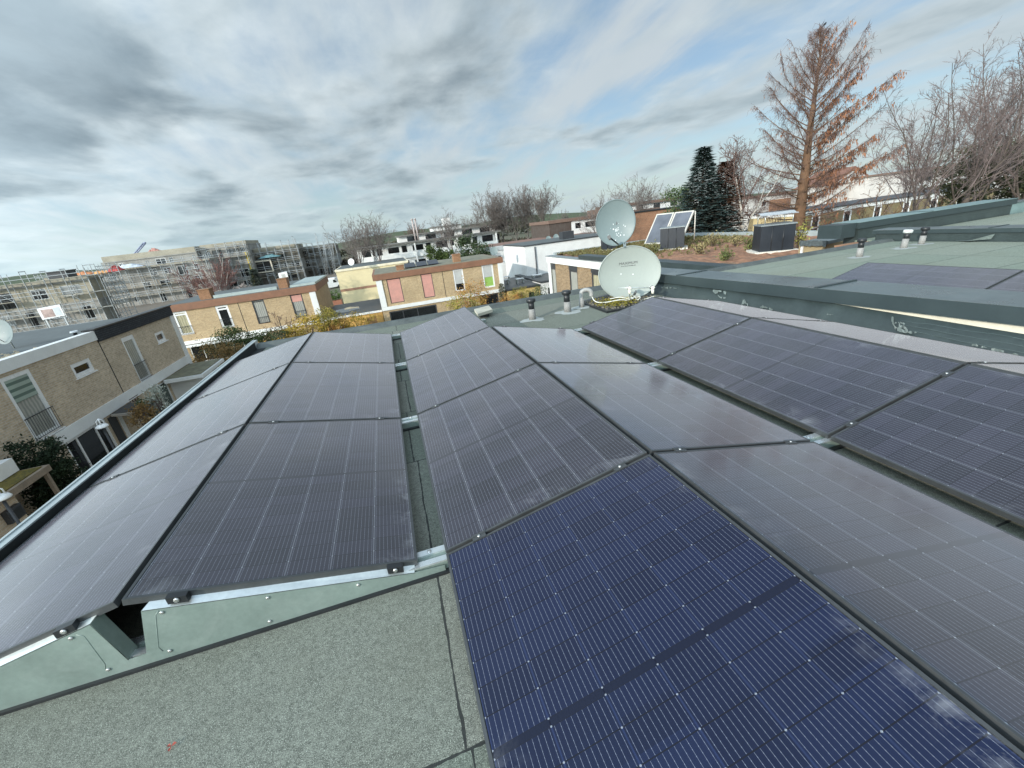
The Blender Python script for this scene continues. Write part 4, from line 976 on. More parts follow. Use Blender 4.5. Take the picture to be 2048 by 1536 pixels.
# ---- white houses beyond the vents
F6 = Fac('y-', 46.0); zt6 = -1.5
h6 = thing('white_house', (21, 50, ZG), 'white windowless gable house with a grey drainpipe behind the vent pipes', 'house')
house_body(F6, 16.9, 29, 9, ZG, zt6, [], WHITE2, h6); fbox(h6, F6, 16.8, 29.1, -9, .12, zt6, zt6+.10, DGREY, 'roof_edge'); pbox(h6, (17,46.2,zt6+.1),(28.9,54.8,zt6+.13), ROOF_FAR, 'roof')
dp = aty(1072, 520, 45.9); MB().tube([(dp.x,45.92,ZG),(dp.x,45.92,zt6-.15)], .07, 8).build('drainpipe', DGREY, h6)
pbox(h6, (22.4,47.5,zt6+.13),(23.9,48.6,zt6+1.0), DGREY, 'roof_hatch')
F7 = Fac('y-', 60.0)
h7 = thing('white_house', (18, 64, ZG), 'white two-storey house with small windows left of the windowless gable house', 'house')
hh = [(17.2,17.8,-4.3,-3.0),(18.4,19.0,-4.3,-3.0),(19.6,20.2,-4.4,-3.1),(20.8,21.5,-5.2,-3.2),(22.0,22.8,-5.2,-3.2),(15.6,16.2,-4.2,-3.0)]
house_body(F7, 14.9, 34, 10, ZG, -2.3, hh, WHITE2, h7); fbox(h7, F7, 14.7, 34.2, -10, .15, -2.3, -1.7, M('white_house_fascia', (.42,.45,.45), .6), 'roof_fascia'); pbox(h7, (15,60.3,-1.7),(34,69.8,-1.67), M('red_brown_roof', (.22,.13,.10), .9), 'roof')
for h in hh: window(h7, F7, *h, fmat=PVC, pane=GLASS, fw=.07)
# low annexes below
an = thing('annex', (14.6, 40.5, ZG), 'low yellow annex with cluttered flat roof right of the pink-shuttered house', 'annex')
F8 = Fac('y-', 40.0); house_body(F8, 12.6, 16.2, 9, ZG, -5.25, [(13.6,14.3,-7.2,-5.7),(14.9,15.5,-6.4,-5.75)], M('annex_yellow', (.52,.38,.15), .85), an); fbox(an, F8, 12.5, 16.25, -9, .08, -5.25, -5.1, DGREY, 'roof_edge'); pbox(an, (12.6,40.2,-5.1),(16.2,48.9,-5.07), M('bitumen_dark', (.055,.06,.062)), 'roof')
window(an, F8, 13.6,14.3,-7.2,-5.7, M('wood_door', (.30,.17,.07)), M('wood_door', (.30,.17,.07)), .06, name='door'); window(an, F8, 14.9,15.5,-6.4,-5.75, DGREY, GLASS, .06)
an2 = thing('annex', (18, 40.5, ZG), 'low white annex with a small dark window beside the brown brick house corner', 'annex')
house_body(F8, 16.3, 20.5, 9, ZG, -5.0, [(17.1,17.7,-6.3,-5.6)], WHITE2, an2); fbox(an2, F8, 16.27, 20.6, -9, .08, -5.0, -4.86, DGREY, 'roof_edge'); pbox(an2, (16.3,40.2,-4.86),(20.5,48.9,-4.83), M('bitumen_dark', (.055,.06,.062)), 'roof'); window(an2, F8, 17.1,17.7,-6.3,-5.6, DGREY, GLASS, .06)
for i, (x, y, lx) in enumerate(((13.4,44,1.2),(15.0,43,.9),(14.2,46.5,1.4),(17.4,44,1.1))):
    t = thing('garden_table' if i == 3 else 'roof_bench', (x, y, -5.0), ('pale bench at the left end of the annex roof','pale bench in the middle of the annex roof','white long bench at the back of the annex roof','white table on the white annex roof')[i], 'bench' if i < 3 else 'table')
    pbox(t, (x-lx/2,y-.3,-4.62),(x+lx/2,y+.3,-4.55), WHITE2, 'top')
    for sx_ in (-1,1): pbox(t, (x+sx_*lx*.4-.04,y-.25,-5.07 if i<3 else -4.83),(x+sx_*lx*.4+.04,y+.25,-4.62), ALU, 'leg')

# ---- brown brick house with the planted roof
F9 = Fac('x-', 12.15); ZT = -1.2
h9 = thing('brick_house', (17, 17, ZG), 'brown brick house with white roof band and planted roof behind the big dish', 'house')
def yy(px, py): return atx(px, py, 12.15)
hl9 = []
for (l_, r_, t_, b_) in ((1101,1113,536,600),(1140,1156,541,600),(1184,1201,547,600)):
    a = yy(l_, (t_+b_)/2).y; c_ = yy(r_, (t_+b_)/2).y; zt_ = yy((l_+r_)/2, t_).z
    hl9.append((c_, a, zt_-2.25, zt_))
for y0_ in (15.5, 12.6, 9.8): hl9.append((y0_, y0_+1.1, -4.2, -2.0))
house_body(F9, 6.9, 26.4, 10.5, ZG, -1.62, hl9, BRICK_G, h9)
fbox(h9, F9, 6.9, 26.5, -10.6, .12, -1.64, -1.24, WHITE, 'roof_fascia'); fbox(h9, F9, 6.9, 26.55, -.35, .16, -1.24, -1.19, M('edge_metal', (.22,.25,.26), .5, .2), 'roof_edge')
fbox(h9, F9, 6.95, 21.2, -.40, .18, -1.185, -.97, COP_F, 'roof_upstand')
fbox(h9, F9, 26.05, 26.42, .002, .08, -4.9, -1.66, WHITE, 'corner_strip')
for i, h in enumerate(hl9):
    window(h9, F9, *h, fmat=DGREY, pane=(CURT, CURT, CURTY)[i % 3], fw=.10); fbox(h9, F9, h[0]-.03, h[1]+.03, -.02, .012, h[3]+.004, -1.645, DGREY, 'window_head_panel')
pbox(h9, (12.5,7.0,-1.6),(22.6,26.3,-1.20), M('roof_substrate', (.20,.13,.08), .95, 0, .35, 2.2), 'roof')
so_ = MB(); q = random.Random(17)
def soil():
    mb = MB(); nx, ny = 46, 80
    for j in range(ny+1):
        for i in range(nx+1):
            x = 12.62 + i*(22.3-12.62)/nx; y = 7.1 + j*(26.1-7.1)/ny
            mb.v.append((x, y, -1.19 + .05*math.sin(x*3.1+y)*math.sin(y*2.3) + q.uniform(0,.06)))
    for j in range(ny):
        for i in range(nx): a = j*(nx+1)+i; mb.f.append((a, a+1, a+nx+2, a+nx+1))
    return mb
SOIL = M('red_lava_soil', (.26,.135,.08), .95, 0, .55, 4, .9, 14)
tag(soil().build('roof_soil', SOIL, h9), kind='stuff')
pbox(h9, (22.3,7.0,-1.2),(22.62,26.3,-.93), M('kerb_grey', (.30,.34,.34), .5), 'roof_kerb'); pbox(h9, (12.5,26.05,-1.2),(22.3,26.35,-1.05), M('kerb_grey', (.30,.34,.34)), 'roof_kerb')
SED = foliage('sedum', [(.13,.125,.05),(.20,.16,.07),(.09,.12,.04)], 3.5, .9)
def tufts(n, area, seed, hmin, hmax, mat, name, parent=None, z0=-1.15, dens=None):
    mb = MB(); q = random.Random(seed)
    for i in range(n):
        x, y = q.uniform(area[0], area[1]), q.uniform(area[2], area[3])
        if dens and q.random() > dens(x, y): continue
        hgt = q.uniform(hmin, hmax)
        for k_ in range(4):
            a = q.uniform(0, 6.3); w_ = q.uniform(.02,.05); lx, ly = math.cos(a)*hgt*.6, math.sin(a)*hgt*.6
            mb.face([(x-ly*.2-w_*math.sin(a), y+lx*.1+w_*math.cos(a), z0), (x+w_*math.sin(a), y-w_*math.cos(a), z0), (x+lx+q.uniform(-.03,.03), y+ly, z0+hgt)])
    return mb.build(name, mat, parent)
tag(tufts(5200, (12.6,22.2,15.5,26.0), 3, .04, .16, SED, 'sedum', h9, dens=lambda x,y: min(1, .15+max(0, (y-17)/5))), kind='stuff')
def bush_stems(x, y, z, r, h, n, seed, mat, label, cat='shrub', group=None, name='shrub', leaf=.05, lm=None):
    t = thing(name, (x, y, z), label, cat, group); q = random.Random(seed); s_ = MB(); l_ = MB()
    for i in range(n):
        a = q.uniform(0, 6.3); rr_ = r*q.random()**.5; hh_ = h*q.uniform(.6,1.0); p1 = Vector((x+rr_*.4*math.cos(a), y+rr_*.4*math.sin(a), z+hh_*.5)); p2 = Vector((x+rr_*math.cos(a), y+rr_*math.sin(a), z+hh_))
        s_.tube([(x+.1*rr_*math.cos(a), y+.1*rr_*math.sin(a), z), p1, p2], [.012,.008,.004], 3, caps=False)
        for k_ in range(12):
            p_ = p1.lerp(p2, q.uniform(-.5,1.05)) + Vector((q.gauss(0,leaf*1.6), q.gauss(0,leaf*1.6), q.gauss(0,leaf*1.6))); leafquad(l_, p_, leaf*q.uniform(.6,1.3), q)
    s_.build('stem', TWIG, t); l_.build('foliage', mat, t); return t
def leafquad(mb, p, s, q):
    a = Vector((q.gauss(0,1), q.gauss(0,1), q.gauss(0,1))).normalized(); b_ = a.orthogonal().normalized(); c_ = a.cross(b_)
    th = q.uniform(0, 6.3); u_ = b_*math.cos(th) + c_*math.sin(th); v_ = a.cross(u_)
    mb.face([p - u_*s, p - v_*s*.45, p + u_*s, p + v_*s*.45])
ROOFSH = foliage('roof_shrub_green', [(.10,.13,.04),(.20,.19,.07),(.07,.09,.03)], 2, .8)
STRAW = foliage('straw_grass', [(.30,.25,.13),(.22,.17,.08),(.14,.15,.05)], 3, .9)
for i, (px_, py_, r, h, mt_, lb) in enumerate(((1425,486,.42,.75,STRAW,'straw-coloured roof shrub right of the dark box with the collectors'),(1470,484,.36,.6,STRAW,'straw-coloured roof shrub midway between the two dark boxes'),(1450,512,.25,.4,ROOFSH,'small green roof shrub in the red soil'),(1500,492,.35,.5,ROOFSH,'green roof shrub left of the dark fan box'),(1305,498,.40,.5,ROOFSH,'green roof shrub left of the dark box under the collectors'),(1597,490,.4,1.1,foliage('yellow_green', [(.24,.24,.05),(.34,.32,.08),(.14,.16,.04)], 2.5),'yellow-green shrub right of the dark fan box'),(1400,500,.3,.45,STRAW,'dry roof shrub at the foot of the dark box'))):
    p_ = atz(px_, py_+8, -1.15); bush_stems(p_.x, p_.y, -1.17, r, h, 26, 50+i, mt_, lb, leaf=.055)
# collectors
cl = thing('solar_collector', (19.5, 23.5, -1.17), 'pair of steeply tilted framed solar collectors on the planted roof', 'solar collector')
c0 = atz(1287, 489, -1.1); ca_ = R_(-70); ex = Vector((math.cos(ca_), math.sin(ca_), 0)); LN = 2.7
slope = Vector((-math.sin(ca_), math.cos(ca_), 0))*1.35 + Vector((0,0,1.75)); sn = ex.cross(slope).normalized()
if sn.x > 0: sn = -sn
for k_ in range(2):
    a = c0 + ex*(LN*.5*k_ + .03); b_ = a + ex*(LN*.5-.06)
    fr_ = MB(); fr_.prism([a-sn*.08, b_-sn*.08, b_+slope-sn*.08, a+slope-sn*.08], [a, b_, b_+slope, a+slope]); fo = fr_.build('collector_frame', M('collector_alu', (.55,.52,.46), .5, .2), cl)
    i0, i1, j0, j1 = .07, .93, .04, .96
    def q_(u_, v_, o_): return a + (b_-a)*u_ + slope*v_ + sn*o_
    g_ = MB(); g_.prism([q_(i0,j0,.001), q_(i1,j0,.001), q_(i1,j1,.001), q_(i0,j1,.001)], [q_(i0,j0,.006), q_(i1,j0,.006), q_(i1,j1,.006), q_(i0,j1,.006)]); g_.build('collector_glass', glassmat('collector_glass', (.10,.11,.13), .25), fo)
for k_ in (0.0, .5, 1.0):
    a = c0 + ex*(LN*k_) + slope - sn*.1; MB().tube([a, (a.x, a.y, -1.17)], .035, 6).build('stand_leg', M('collector_alu', (.55,.52,.46)), cl)
def darkbox(px0, py0, px1, py1, dep, h, label, name='roof_box'):
    a, b_ = atz(px0, py0, -1.15), atz(px1, py1, -1.15); e = (b_-a); e.z = 0; n_ = Vector((e.y, -e.x, 0)).normalized()
    if n_.y < 0: n_ = -n_
    t = thing(name, tuple(a), label, 'roof box'); c_ = [a, b_, b_+n_*dep, a+n_*dep]; c_ = [Vector((p.x,p.y,-1.16)) for p in c_]
    up = Vector((0,0,h)); MB().prism(c_, [p+up for p in c_]).build('cladding', M('box_cladding', (.012, .017, .024), .5, 0, .15, 2), t)
    jn = MB()
    for i in range(1, 3): p = a + e*(i/3); jn.tube([(p.x,p.y,-1.15),(p.x,p.y,-1.15+h-.02)], .02, 4)
    jn.build('cladding_seam', BLACK, t)
    ctr = sum(c_, Vector())/4; lid = [ctr + (p-ctr)*1.05 + up for p in c_]; MB().prism(lid, [p+Vector((0,0,.05)) for p in lid]).build('lid', M('edge_metal', (.22,.25,.26)), t)
    st = [ctr + (p-ctr)*1.3 for p in c_]; MB().prism([Vector((p.x,p.y,-1.18)) for p in st], [Vector((p.x,p.y,-1.10)) for p in st]).build('gravel_margin', M('white_gravel', (.66,.62,.54), .95, 0, .3, 9, .6), t)
    return t, c_, h
darkbox(1320, 501, 1368, 497, 1.0, 1.12, 'dark clad roof box in front of the tilted collectors')
fbx, fc_, fh = darkbox(1518, 507, 1586, 501, 1.1, 1.05, 'dark clad roof box topped by a wavy white metal cowl')
cw0 = sum(fc_, Vector())/4; e1 = (fc_[1]-fc_[0]); L1 = e1.length; e1.normalize(); e2 = Vector((-e1.y, e1.x, 0))
cwm = MB(); NU = 14
for i in range(NU+1):
    v_ = -1 + 2*i/NU; zc_ = fh + .34 + .16*(1-abs(v_)**1.3) + (.06 if abs(v_) > .85 else 0)
    for s_ in (-1, 1):
        p = cw0 + e1*(s_*L1*.52) + e2*(v_*.62); cwm.v.append((p.x, p.y, -1.16 + zc_))
for i in range(NU): cwm.smooth.add(len(cwm.f)); cwm.f.append((2*i, 2*i+1, 2*i+3, 2*i+2))
cwm.build('cowl', M('cowl_metal', (.72,.74,.74), .3, .5, .06), fbx)
for s_ in (-1, 1):
    for v_ in (-.5, .5):
        p = cw0 + e1*(s_*L1*.4) + e2*v_; MB().tube([(p.x,p.y,-1.16+fh+.04),(p.x,p.y,-1.16+fh+.45)], .018, 5).build('cowl_post', ALU, fbx)
darkbox(1206, 502, 1232, 499, .8, .85, 'grey clad roof box behind the smaller satellite dish')

# ---- neighbouring roofs on the right
n1 = thing('terrace_house', (10, 0, ZG), 'neighbouring house with pale green felt roof beyond the dark parapet', 'house')
pbox(n1, (6.645,-9,ZR-.3),(13.55,6.20,ZR), ROOF_N, 'roof'); pbox(n1, (6.7,-8.9,ZG),(13.5,6.18,ZR-.3), BRICK_H1, 'wall')
MB().prism([(6.645,6.12,ZR),(13.6,6.12,ZR),(13.6,6.34,ZR-.1),(6.645,6.34,ZR-.1)],[(6.645,6.18,ZR+.06),(13.6,6.18,ZR+.06),(13.6,6.33,ZR+.06),(6.645,6.33,ZR+.06)]).build('roof_kerb', M('kerb_bitumen', (.075,.088,.085)), n1)
vent(10.93, 5.05, ZR, (-.02,0), 'capped black vent pipe on the neighbouring roof, left of the other two', .98, .2)
vent(12.38, 5.15, ZR, (.10,0), 'black vent pipe with white cap, middle one on the neighbouring roof', 1.0, .2, M('white_cap', (.6,.62,.6), .5))
vent(13.05, 5.22, ZR, (.05,0), 'black vent pipe hard against the second parapet on the neighbouring roof', .95, .2)
p2 = thing('parapet_wall', (13.9, 0, ZR), 'second dark parapet beyond the neighbouring green roof', 'parapet wall')
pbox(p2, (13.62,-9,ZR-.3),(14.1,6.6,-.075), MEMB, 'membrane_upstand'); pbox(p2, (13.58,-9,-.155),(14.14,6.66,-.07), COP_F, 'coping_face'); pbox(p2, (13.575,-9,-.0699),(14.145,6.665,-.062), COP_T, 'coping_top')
pbox(p2, (13.57,4.35,-.0615),(14.15,4.40,-.05), COP_F, 'coping_joint')
foil_ = MB(); a = Vector((13.56,4.55,ZR)); foil_.v += [(13.57,4.9,ZR+.02),(13.45,4.6,ZR+.03),(13.55,4.25,ZR+.16),(13.57,4.3,ZR+.05)]; foil_.f.append((0,1,2,3)); foil_.build('torn_foil', FOIL, p2)
n2 = thing('terrace_house', (17, 0, ZG), 'third house of the row with grey-green roof and tall back wall behind the second parapet', 'house')
pbox(n2, (14.2,-9,ZR-.4),(24,7.52,ZR-.06), ROOF_N, 'roof'); pbox(n2, (14.2,-8.9,ZG),(23.9,7.5,ZR-.4), BRICK_H1, 'wall')
p3 = thing('parapet_wall', (17.5, 7.6, ZR), 'tall dark green-grey parapet with pale coping rising at the right, below the bare trees', 'parapet wall')
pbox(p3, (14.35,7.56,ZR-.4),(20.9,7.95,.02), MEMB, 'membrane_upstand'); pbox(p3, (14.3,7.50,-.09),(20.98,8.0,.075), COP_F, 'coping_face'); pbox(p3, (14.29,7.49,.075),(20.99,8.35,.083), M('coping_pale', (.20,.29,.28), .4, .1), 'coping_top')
pbox(p3, (13.75,7.6,-.30),(14.28,8.3,.072), COP_F, 'end_box'); pbox(p3, (17.1,7.485,.0835),(17.16,8.36,.095), COP_F, 'coping_joint')
p4 = thing('parapet_wall', (23, 7.9, ZR), 'pale green low wall at the far right behind the tall parapet end', 'parapet wall'); pbox(p4, (21.05,8.1,ZR-.4),(30,8.4,-.13), M('coping_pale', (.20,.29,.28)), 'wall'); pbox(p4, (21.02,8.05,-.13),(30,8.45,-.10), COP_T, 'coping_top')
# annex with bitumen-edged roof beyond the neighbour roof
ax = thing('shed', (16.5, 9.7, ZG), 'small shed with crumpled bitumen roof edge beyond the neighbouring roof', 'shed')
pbox(ax, (15.36,9.26,ZG),(16.30,10.2,-.66), M('shed_timber', (.30,.24,.14), .85, 0, .25, 3), 'wall'); pbox(ax, (16.30,9.30,ZG),(17.75,10.2,-.66), M('shed_cream', (.66,.60,.48), .7), 'side_wall')
MB().prism([(15.3,9.16,-.66),(17.8,9.63,-.66),(17.6,10.31,-.66),(15.3,10.07,-.66)],[(15.3,9.16,-.56),(17.8,9.63,-.56),(17.6,10.31,-.56),(15.3,10.07,-.56)]).build('roof', M('shed_felt', (.15,.18,.185), .5, 0, .3, 3), ax)
q = random.Random(6); ed = MB()
for i in range(9):
    y = 9.14 + i*.105; ed.prism([(15.24,y,-.69-q.uniform(0,.04)),(15.29,y,-.66),(15.29,y+.11,-.66),(15.24,y+.11,-.69-q.uniform(0,.04))],[(15.22,y,-.54+q.uniform(0,.03)),(15.32,y,-.555),(15.32,y+.11,-.555),(15.22,y+.11,-.54+q.uniform(0,.03))])
ed.build('roof_edge', M('crumpled_felt', (.08,.10,.105), .45, 0, .5, 14, .5), ax)
pbox(ax, (15.28,10.0,ZG),(15.34,10.06,-.70), PVC, 'downpipe')
pbox(n2, (13.3,6.3,-.7),(14.9,7.4,-.42), M('terracotta_edge', (.30,.16,.09), .9), 'clay_ridge')

# ---- row behind the big conifer, right
F10 = Fac('y-', 45.0)
h10 = thing('brick_house', (70, 49, ZG), 'olive brick row with white window bands behind the tall bare conifer', 'house')
hl = []
u = 58.4
while u < 92: hl.append((u, u+1.55, -5.0, -2.45)); u += 5.75
house_body(F10, 56.6, 96, 9, ZG, -2.42, hl, BRICK_O, h10); fbox(h10, F10, 56.6, 96, -9.2, .12, -2.42, -1.92, WHITE, 'roof_fascia'); fbox(h10, F10, 56.3, 96.2, -9.4, .3, -1.92, -1.78, DGREY, 'roof_edge')
for h in hl:
    window(h10, F10, *h, fmat=PVC, pane=GLASS, fw=.24, trans=(-4.2,))
pbox(h10, (56.55,44.98,ZG),(56.598,53,-2.5), M('painted_sunlight', (.48,.38,.20), .85), 'sunlit_end_skin')  # sunlight on the end wall painted as a lighter skin over the brick
F11 = Fac('y-', 88.0)
h11 = thing('terrace_row', (118, 92, ZG), 'long white and brick terrace seen through the big conifer branches', 'terrace')
hl = [(u_, u_+1.6, -2.2, -.8) for u_ in range(94, 150, 6)] + [(u_+1, u_+2.6, -5.2, -3.7) for u_ in range(94, 150, 6)]
house_body(F11, 90.5, 160, 10, ZG, .1, hl, M('pale_render', (.50,.48,.45), .85, 0, .12, .5, dirt=.3, dirtcol=(.3,.27,.24)), h11); fbox(h11, F11, 90.2, 160, -10, .3, .1, .55, M('brown_roof_edge', (.16,.105,.08), .8), 'roof_edge')
for u_ in (96.5, 112, 128, 141): fbox(h11, F11, u_, u_+6.5, .003, .25, -5.8, -.9 if u_ < 100 else .05, BRICK_R, 'brick_bay')
for h in hl: window(h11, F11, *h, fmat=PVC, pane=GLASS, fw=.15)
F12 = Fac('y-', 62.0)
h12 = thing('apartment_block', (125, 68, ZG), 'white balconied block at the right photo edge behind the bare trees', 'apartment block')
house_body(F12, 104, 190, 12, ZG, 1.6, [(u_, u_+3.6, z_, z_+1.4) for u_ in range(106, 184, 6) for z_ in (-.4, -3.2)], M('pale_render', (.50,.48,.45)), h12)
for u_ in range(106, 184, 6):
    for z_ in (-.4, -3.2): window(h12, F12, u_, u_+3.6, z_, z_+1.4, fmat=DGREY, pane=GLASS, fw=.1, mull=(u_+1.8,))
for z_ in (-1.6, -4.4): fbox(h12, F12, 104, 190, .01, .9, z_, z_+.9, WHITE, 'balcony_front')
fbox(h12, F12, 103.5, 190.5, -12, 1.2, 1.6, 1.95, M('brown_roof_edge', (.16,.105,.08)), 'roof_edge')
h13 = thing('gabled_house', (108, 75, ZG), 'white gabled house between the tall conifer and the right-hand bare trees', 'house')
MB().prism([(98,74,ZG),(110,74,ZG),(110,82,ZG),(98,82,ZG)],[(98,74,1.0),(110,74,1.0),(110,82,1.0),(98,82,1.0)]).build('wall', M('pale_render', (.50,.48,.45)), h13)
rf = MB(); rf.v += [(97.5,73.6,1.0),(110.5,73.6,1.0),(110.5,82.4,1.0),(97.5,82.4,1.0),(104,73.6,4.2),(104,82.4,4.2)]; rf.f += [(0,1,4),(1,2,5,4),(2,3,5),(3,0,4,5),(3,2,1,0)]; rf.build('roof', M('tile_roof_brown', (.20,.10,.07), .8), h13)
MB().prism([(98.6,73.58,1.0),(109.4,73.58,1.0),(104,73.58,3.6)],[(98.6,73.5,1.0),(109.4,73.5,1.0),(104,73.5,3.6)]).build('gable', M('pale_render', (.50,.48,.45)), h13)

# ---- dark clad and brick blocks behind the dishes
F13 = Fac('y-', 65.0)
h14 = thing('clad_house', (33, 70, ZG), 'dark brown clad block with white upper windows behind the smaller dish', 'house')
house_body(F13, 31.6, 48, 9, ZG, .35, [(32.2,33.4,-.95,.1),(34,37.5,-.95,.1),(41,44,-.95,.1)], WHITE2, h14)
fbox(h14, F13, 27.7, 31.5, -9, .05, -2.2, .35, stripes('brown_cladding', (.075,.055,.045), (.04,.03,.025), .3, 'h', .7, .12), 'cladding')
fbox(h14, F13, 27.5, 48.2, -9.2, .25, .36, .85, M('brown_roof_edge', (.16,.105,.08)), 'roof_edge')
for h in ((32.2,33.4,-.95,.1),(34,37.5,-.95,.1),(41,44,-.95,.1)): window(h14, F13, *h, fmat=PVC, pane=GLASS, fw=.1)
pbox(h14, (38,67,.85),(43,72,1.7), M('brown_roof_edge', (.16,.105,.08)), 'roof_storey')
F14 = Fac('y-', 62.0)
h15 = thing('brick_block', (47, 66, ZG), 'blank reddish brick block with one small white window right of the smaller dish', 'house')
house_body(F14, 39.3, 53.5, 9, ZG, .40, [(46.5,47.6,-1.4,-.5)], BRICK_R, h15); window(h15, F14, 46.5,47.6,-1.4,-.5, PVC, GLASS, .2); fbox(h15, F14, 39.1, 53.7, -9, .15, .40, .62, BLACK, 'roof_edge')
F15 = Fac('y-', 78.0)
h16 = thing('flat_roof_house', (57, 82, ZG), 'long low brown-roofed white house peeping over the reddish brick block', 'house')
hl = [(u_, u_+1.6, 0.7, 1.6) for u_ in (49,52,56,60,64)]
house_body(F15, 47.5, 67, 8, ZG, 1.75, hl, WHITE2, h16); fbox(h16, F15, 47, 67.6, -8, .5, 1.75, 2.25, M('brown_roof_edge', (.16,.105,.08)), 'roof_edge')
for h in hl: window(h16, F15, *h, fmat=DGREY, pane=GLASS, fw=.1)
# small dishes on distant roofs
for i, (px_, py_, y_, r_d, lb) in enumerate(((988,502,47,.45,'grey dish on the left end of the white house roof'),(1097,478,58,.4,'left dish of the pair on the white house roof'),(1112,474,58,.4,'right dish of the pair on the white house roof'),(702,524,64,.45,'white dish on the cream house roof'),(4,664,0,.5,'grey dish cut by the left photo edge on the roof box'))):
    c_ = aty(px_, py_, y_) if i < 4 else atx(px_, py_, -15.4)
    t = thing('satellite_dish', (c_.x, c_.y, c_.z-.9), lb, 'satellite dish'); r3, u3, n3 = frame_of((-.3,-.95,.25))
    dish_surface(c_, r3, u3, n3, r_d, r_d*1.08, .06, N=20, K=3).build('reflector', DISH2 if i != 3 else PVC, t); MB().tube([c_ - n3*.08, c_ - n3*.12 - Vector((0,0,.9))], .03, 5).build('mast', ALU, t)
    MB().tube([c_ - u3*r_d*.9, c_ + n3*.35 - u3*r_d*.3], .015, 4).build('feed_arm', DGREY, t)
# ------------------------------------------------------------------ building site with scaffolding, left
def scaffold(name_label, F_, u0, u1, z0, levels, lift, d0, d1, bay, seed, extra=1.0, mat=None, missing=.1):
    """d0..d1: distance of the two pole rows in front of the wall"""
    PR = .052 if F_.c < 90 else .072
    t = thing('scaffolding', F_.p((u0+u1)/2, d1, z0), name_label, 'scaffolding', 'scaffolding round the building site'); q = random.Random(seed); mat = mat or GALV
    n = max(1, int(round((u1-u0)/bay))); fr_ = MB(); top = z0 + levels*lift
    for i in range(n+1):
        u = u0 + (u1-u0)*i/n + q.uniform(-.08,.08); tz = top + (extra if q.random() > missing else -.2) + q.uniform(-.1,.25)
        for d_ in (d0, d1): fr_.tube([F_.p(u,d_,z0), F_.p(u+q.uniform(-.06,.06),d_,tz)], PR, 4, caps=False)
        if q.random() > .25: fr_.tube([F_.p(u,d0,tz-.05), F_.p(u,d1,tz-.05)], PR, 4, caps=False)
        for l in range(1, levels+1): fr_.tube([F_.p(u,d0,z0+l*lift), F_.p(u,d1,z0+l*lift)], .035, 4, caps=False)
    fr_.build('frame', mat, t)
    for l in range(1, levels+1):
        z = z0 + l*lift; pk = MB(); rl = MB()
        for i in range(n):
            a, b_ = u0 + (u1-u0)*i/n, u0 + (u1-u0)*(i+1)/n
            if q.random() > missing: F_.box(pk, a+.03, b_-.03, d0+.03, d1-.03, z, z+.07)
            if q.random() > missing:
                for h in (.5, 1.0): rl.tube([F_.p(a,d1,z+h), F_.p(b_,d1,z+h)], PR*.7, 4, caps=False)
            if q.random() < .14: rl.tube([F_.p(a,d1,z), F_.p(b_,d1,z-lift)], .032, 4, caps=False)
        if pk.f: pk.build('deck', PLANK, t)
        if rl.f: rl.build('guard_rail', mat, t)
    return t
def shell(label, F_, u0, u1, depth, z0, storeys, h, seed, mats, name='unfinished_building', wfrac=.55, topband=None, pitch=3.3):
    t = thing(name, F_.p((u0+u1)/2, -depth/2, ZG), label, 'building', 'unfinished buildings on the site'); q = random.Random(seed)
    for s_ in range(storeys):
        za, zb_ = z0 + s_*h, z0 + (s_+1)*h - .25; hl = []; u = u0 + q.uniform(.3,1.2)
        while u < u1 - 1.8:
            w_ = q.choice((.9,1.2,1.7,2.3))
            if q.random() < wfrac+.25: hl.append((u, min(u+w_, u1-.3), za+q.choice((.15,.8,.9)), zb_-.35))
            u += w_ + q.uniform(.7, pitch-1.2)
        house_body(F_, u0, u1, depth, za, zb_, hl, mats[s_ % len(mats)], t)
        fbox(t, F_, u0-.1, u1+.1, -depth-.1, .12+q.uniform(0,.12), zb_+.001, zb_+.249, OLDCONC, 'floor_slab')
        for hh_ in hl:
            if hh_[1]-hh_[0] > .5: window(t, F_, *hh_, fmat=q.choice((GALV, DGREY, PVC)), pane=q.choice((GLASS, GLASS, M('dusty_glass', (.24,.25,.25), .3))), fw=.09, mull=((hh_[0]+hh_[1])/2,), trans=((hh_[2]+hh_[3])/2,) if q.random()<.5 else ())
    if topband: fbox(t, F_, u0+.2, u1-.2, -depth+.2, -.3, z0+storeys*h, z0+storeys*h+topband, OCHRE, 'roof_parapet')
    return t
FS1 = Fac('y-', 70.0)
shell('low ochre and grey concrete shell with big dark windows at the left photo edge', FS1, -66, -37.6, 3.0, ZG, 3, 2.75, 21, (OLDCONC, OLDCONC, OCHRE), topband=.35)
scaffold('scaffold with arched tops along the leftmost concrete shell', FS1, -66, -37.4, ZG, 4, 2.15, .35, 1.35, 2.0, 4, 1.3)
scaffold('scaffold tower wrapping the right end of the leftmost concrete shell', Fac('x+', -37.6), 69.5, 74.5, ZG, 4, 2.15, .3, 1.6, 1.6, 5, 1.2)
FS2 = Fac('y-', 128.0)
shell('long grey concrete shell with small windows behind the poster board', FS2, -78, -42, 14, ZG, 3, 2.95, 33, (OLDCONC, M('grey_render', (.30,.28,.245), .9, 0, .3, .5, dirt=.4, dirtcol=(.13,.12,.10)), OLDCONC), topband=.3)
scaffold('scaffold along the long grey concrete shell', FS2, -78, -42.5, ZG, 4, 2.2, .4, 1.6, 2.57, 6, 1.4)
FS3 = Fac('y-', 134.0)
shell('ochre topped penthouse storeys above the long grey shell', FS3, -68, -46.5, 14, ZG+8.6, 1, 2.6, 37, (OLDCONC,), topband=1.35)
FS3b = Fac('y-', 136.0)
shell('grey scaffold-hidden shell behind the red twiggy birch', FS3b, -46.3, -34.5, 14, ZG, 4, 2.95, 38, (OLDCONC, OLDCONC), topband=.9)
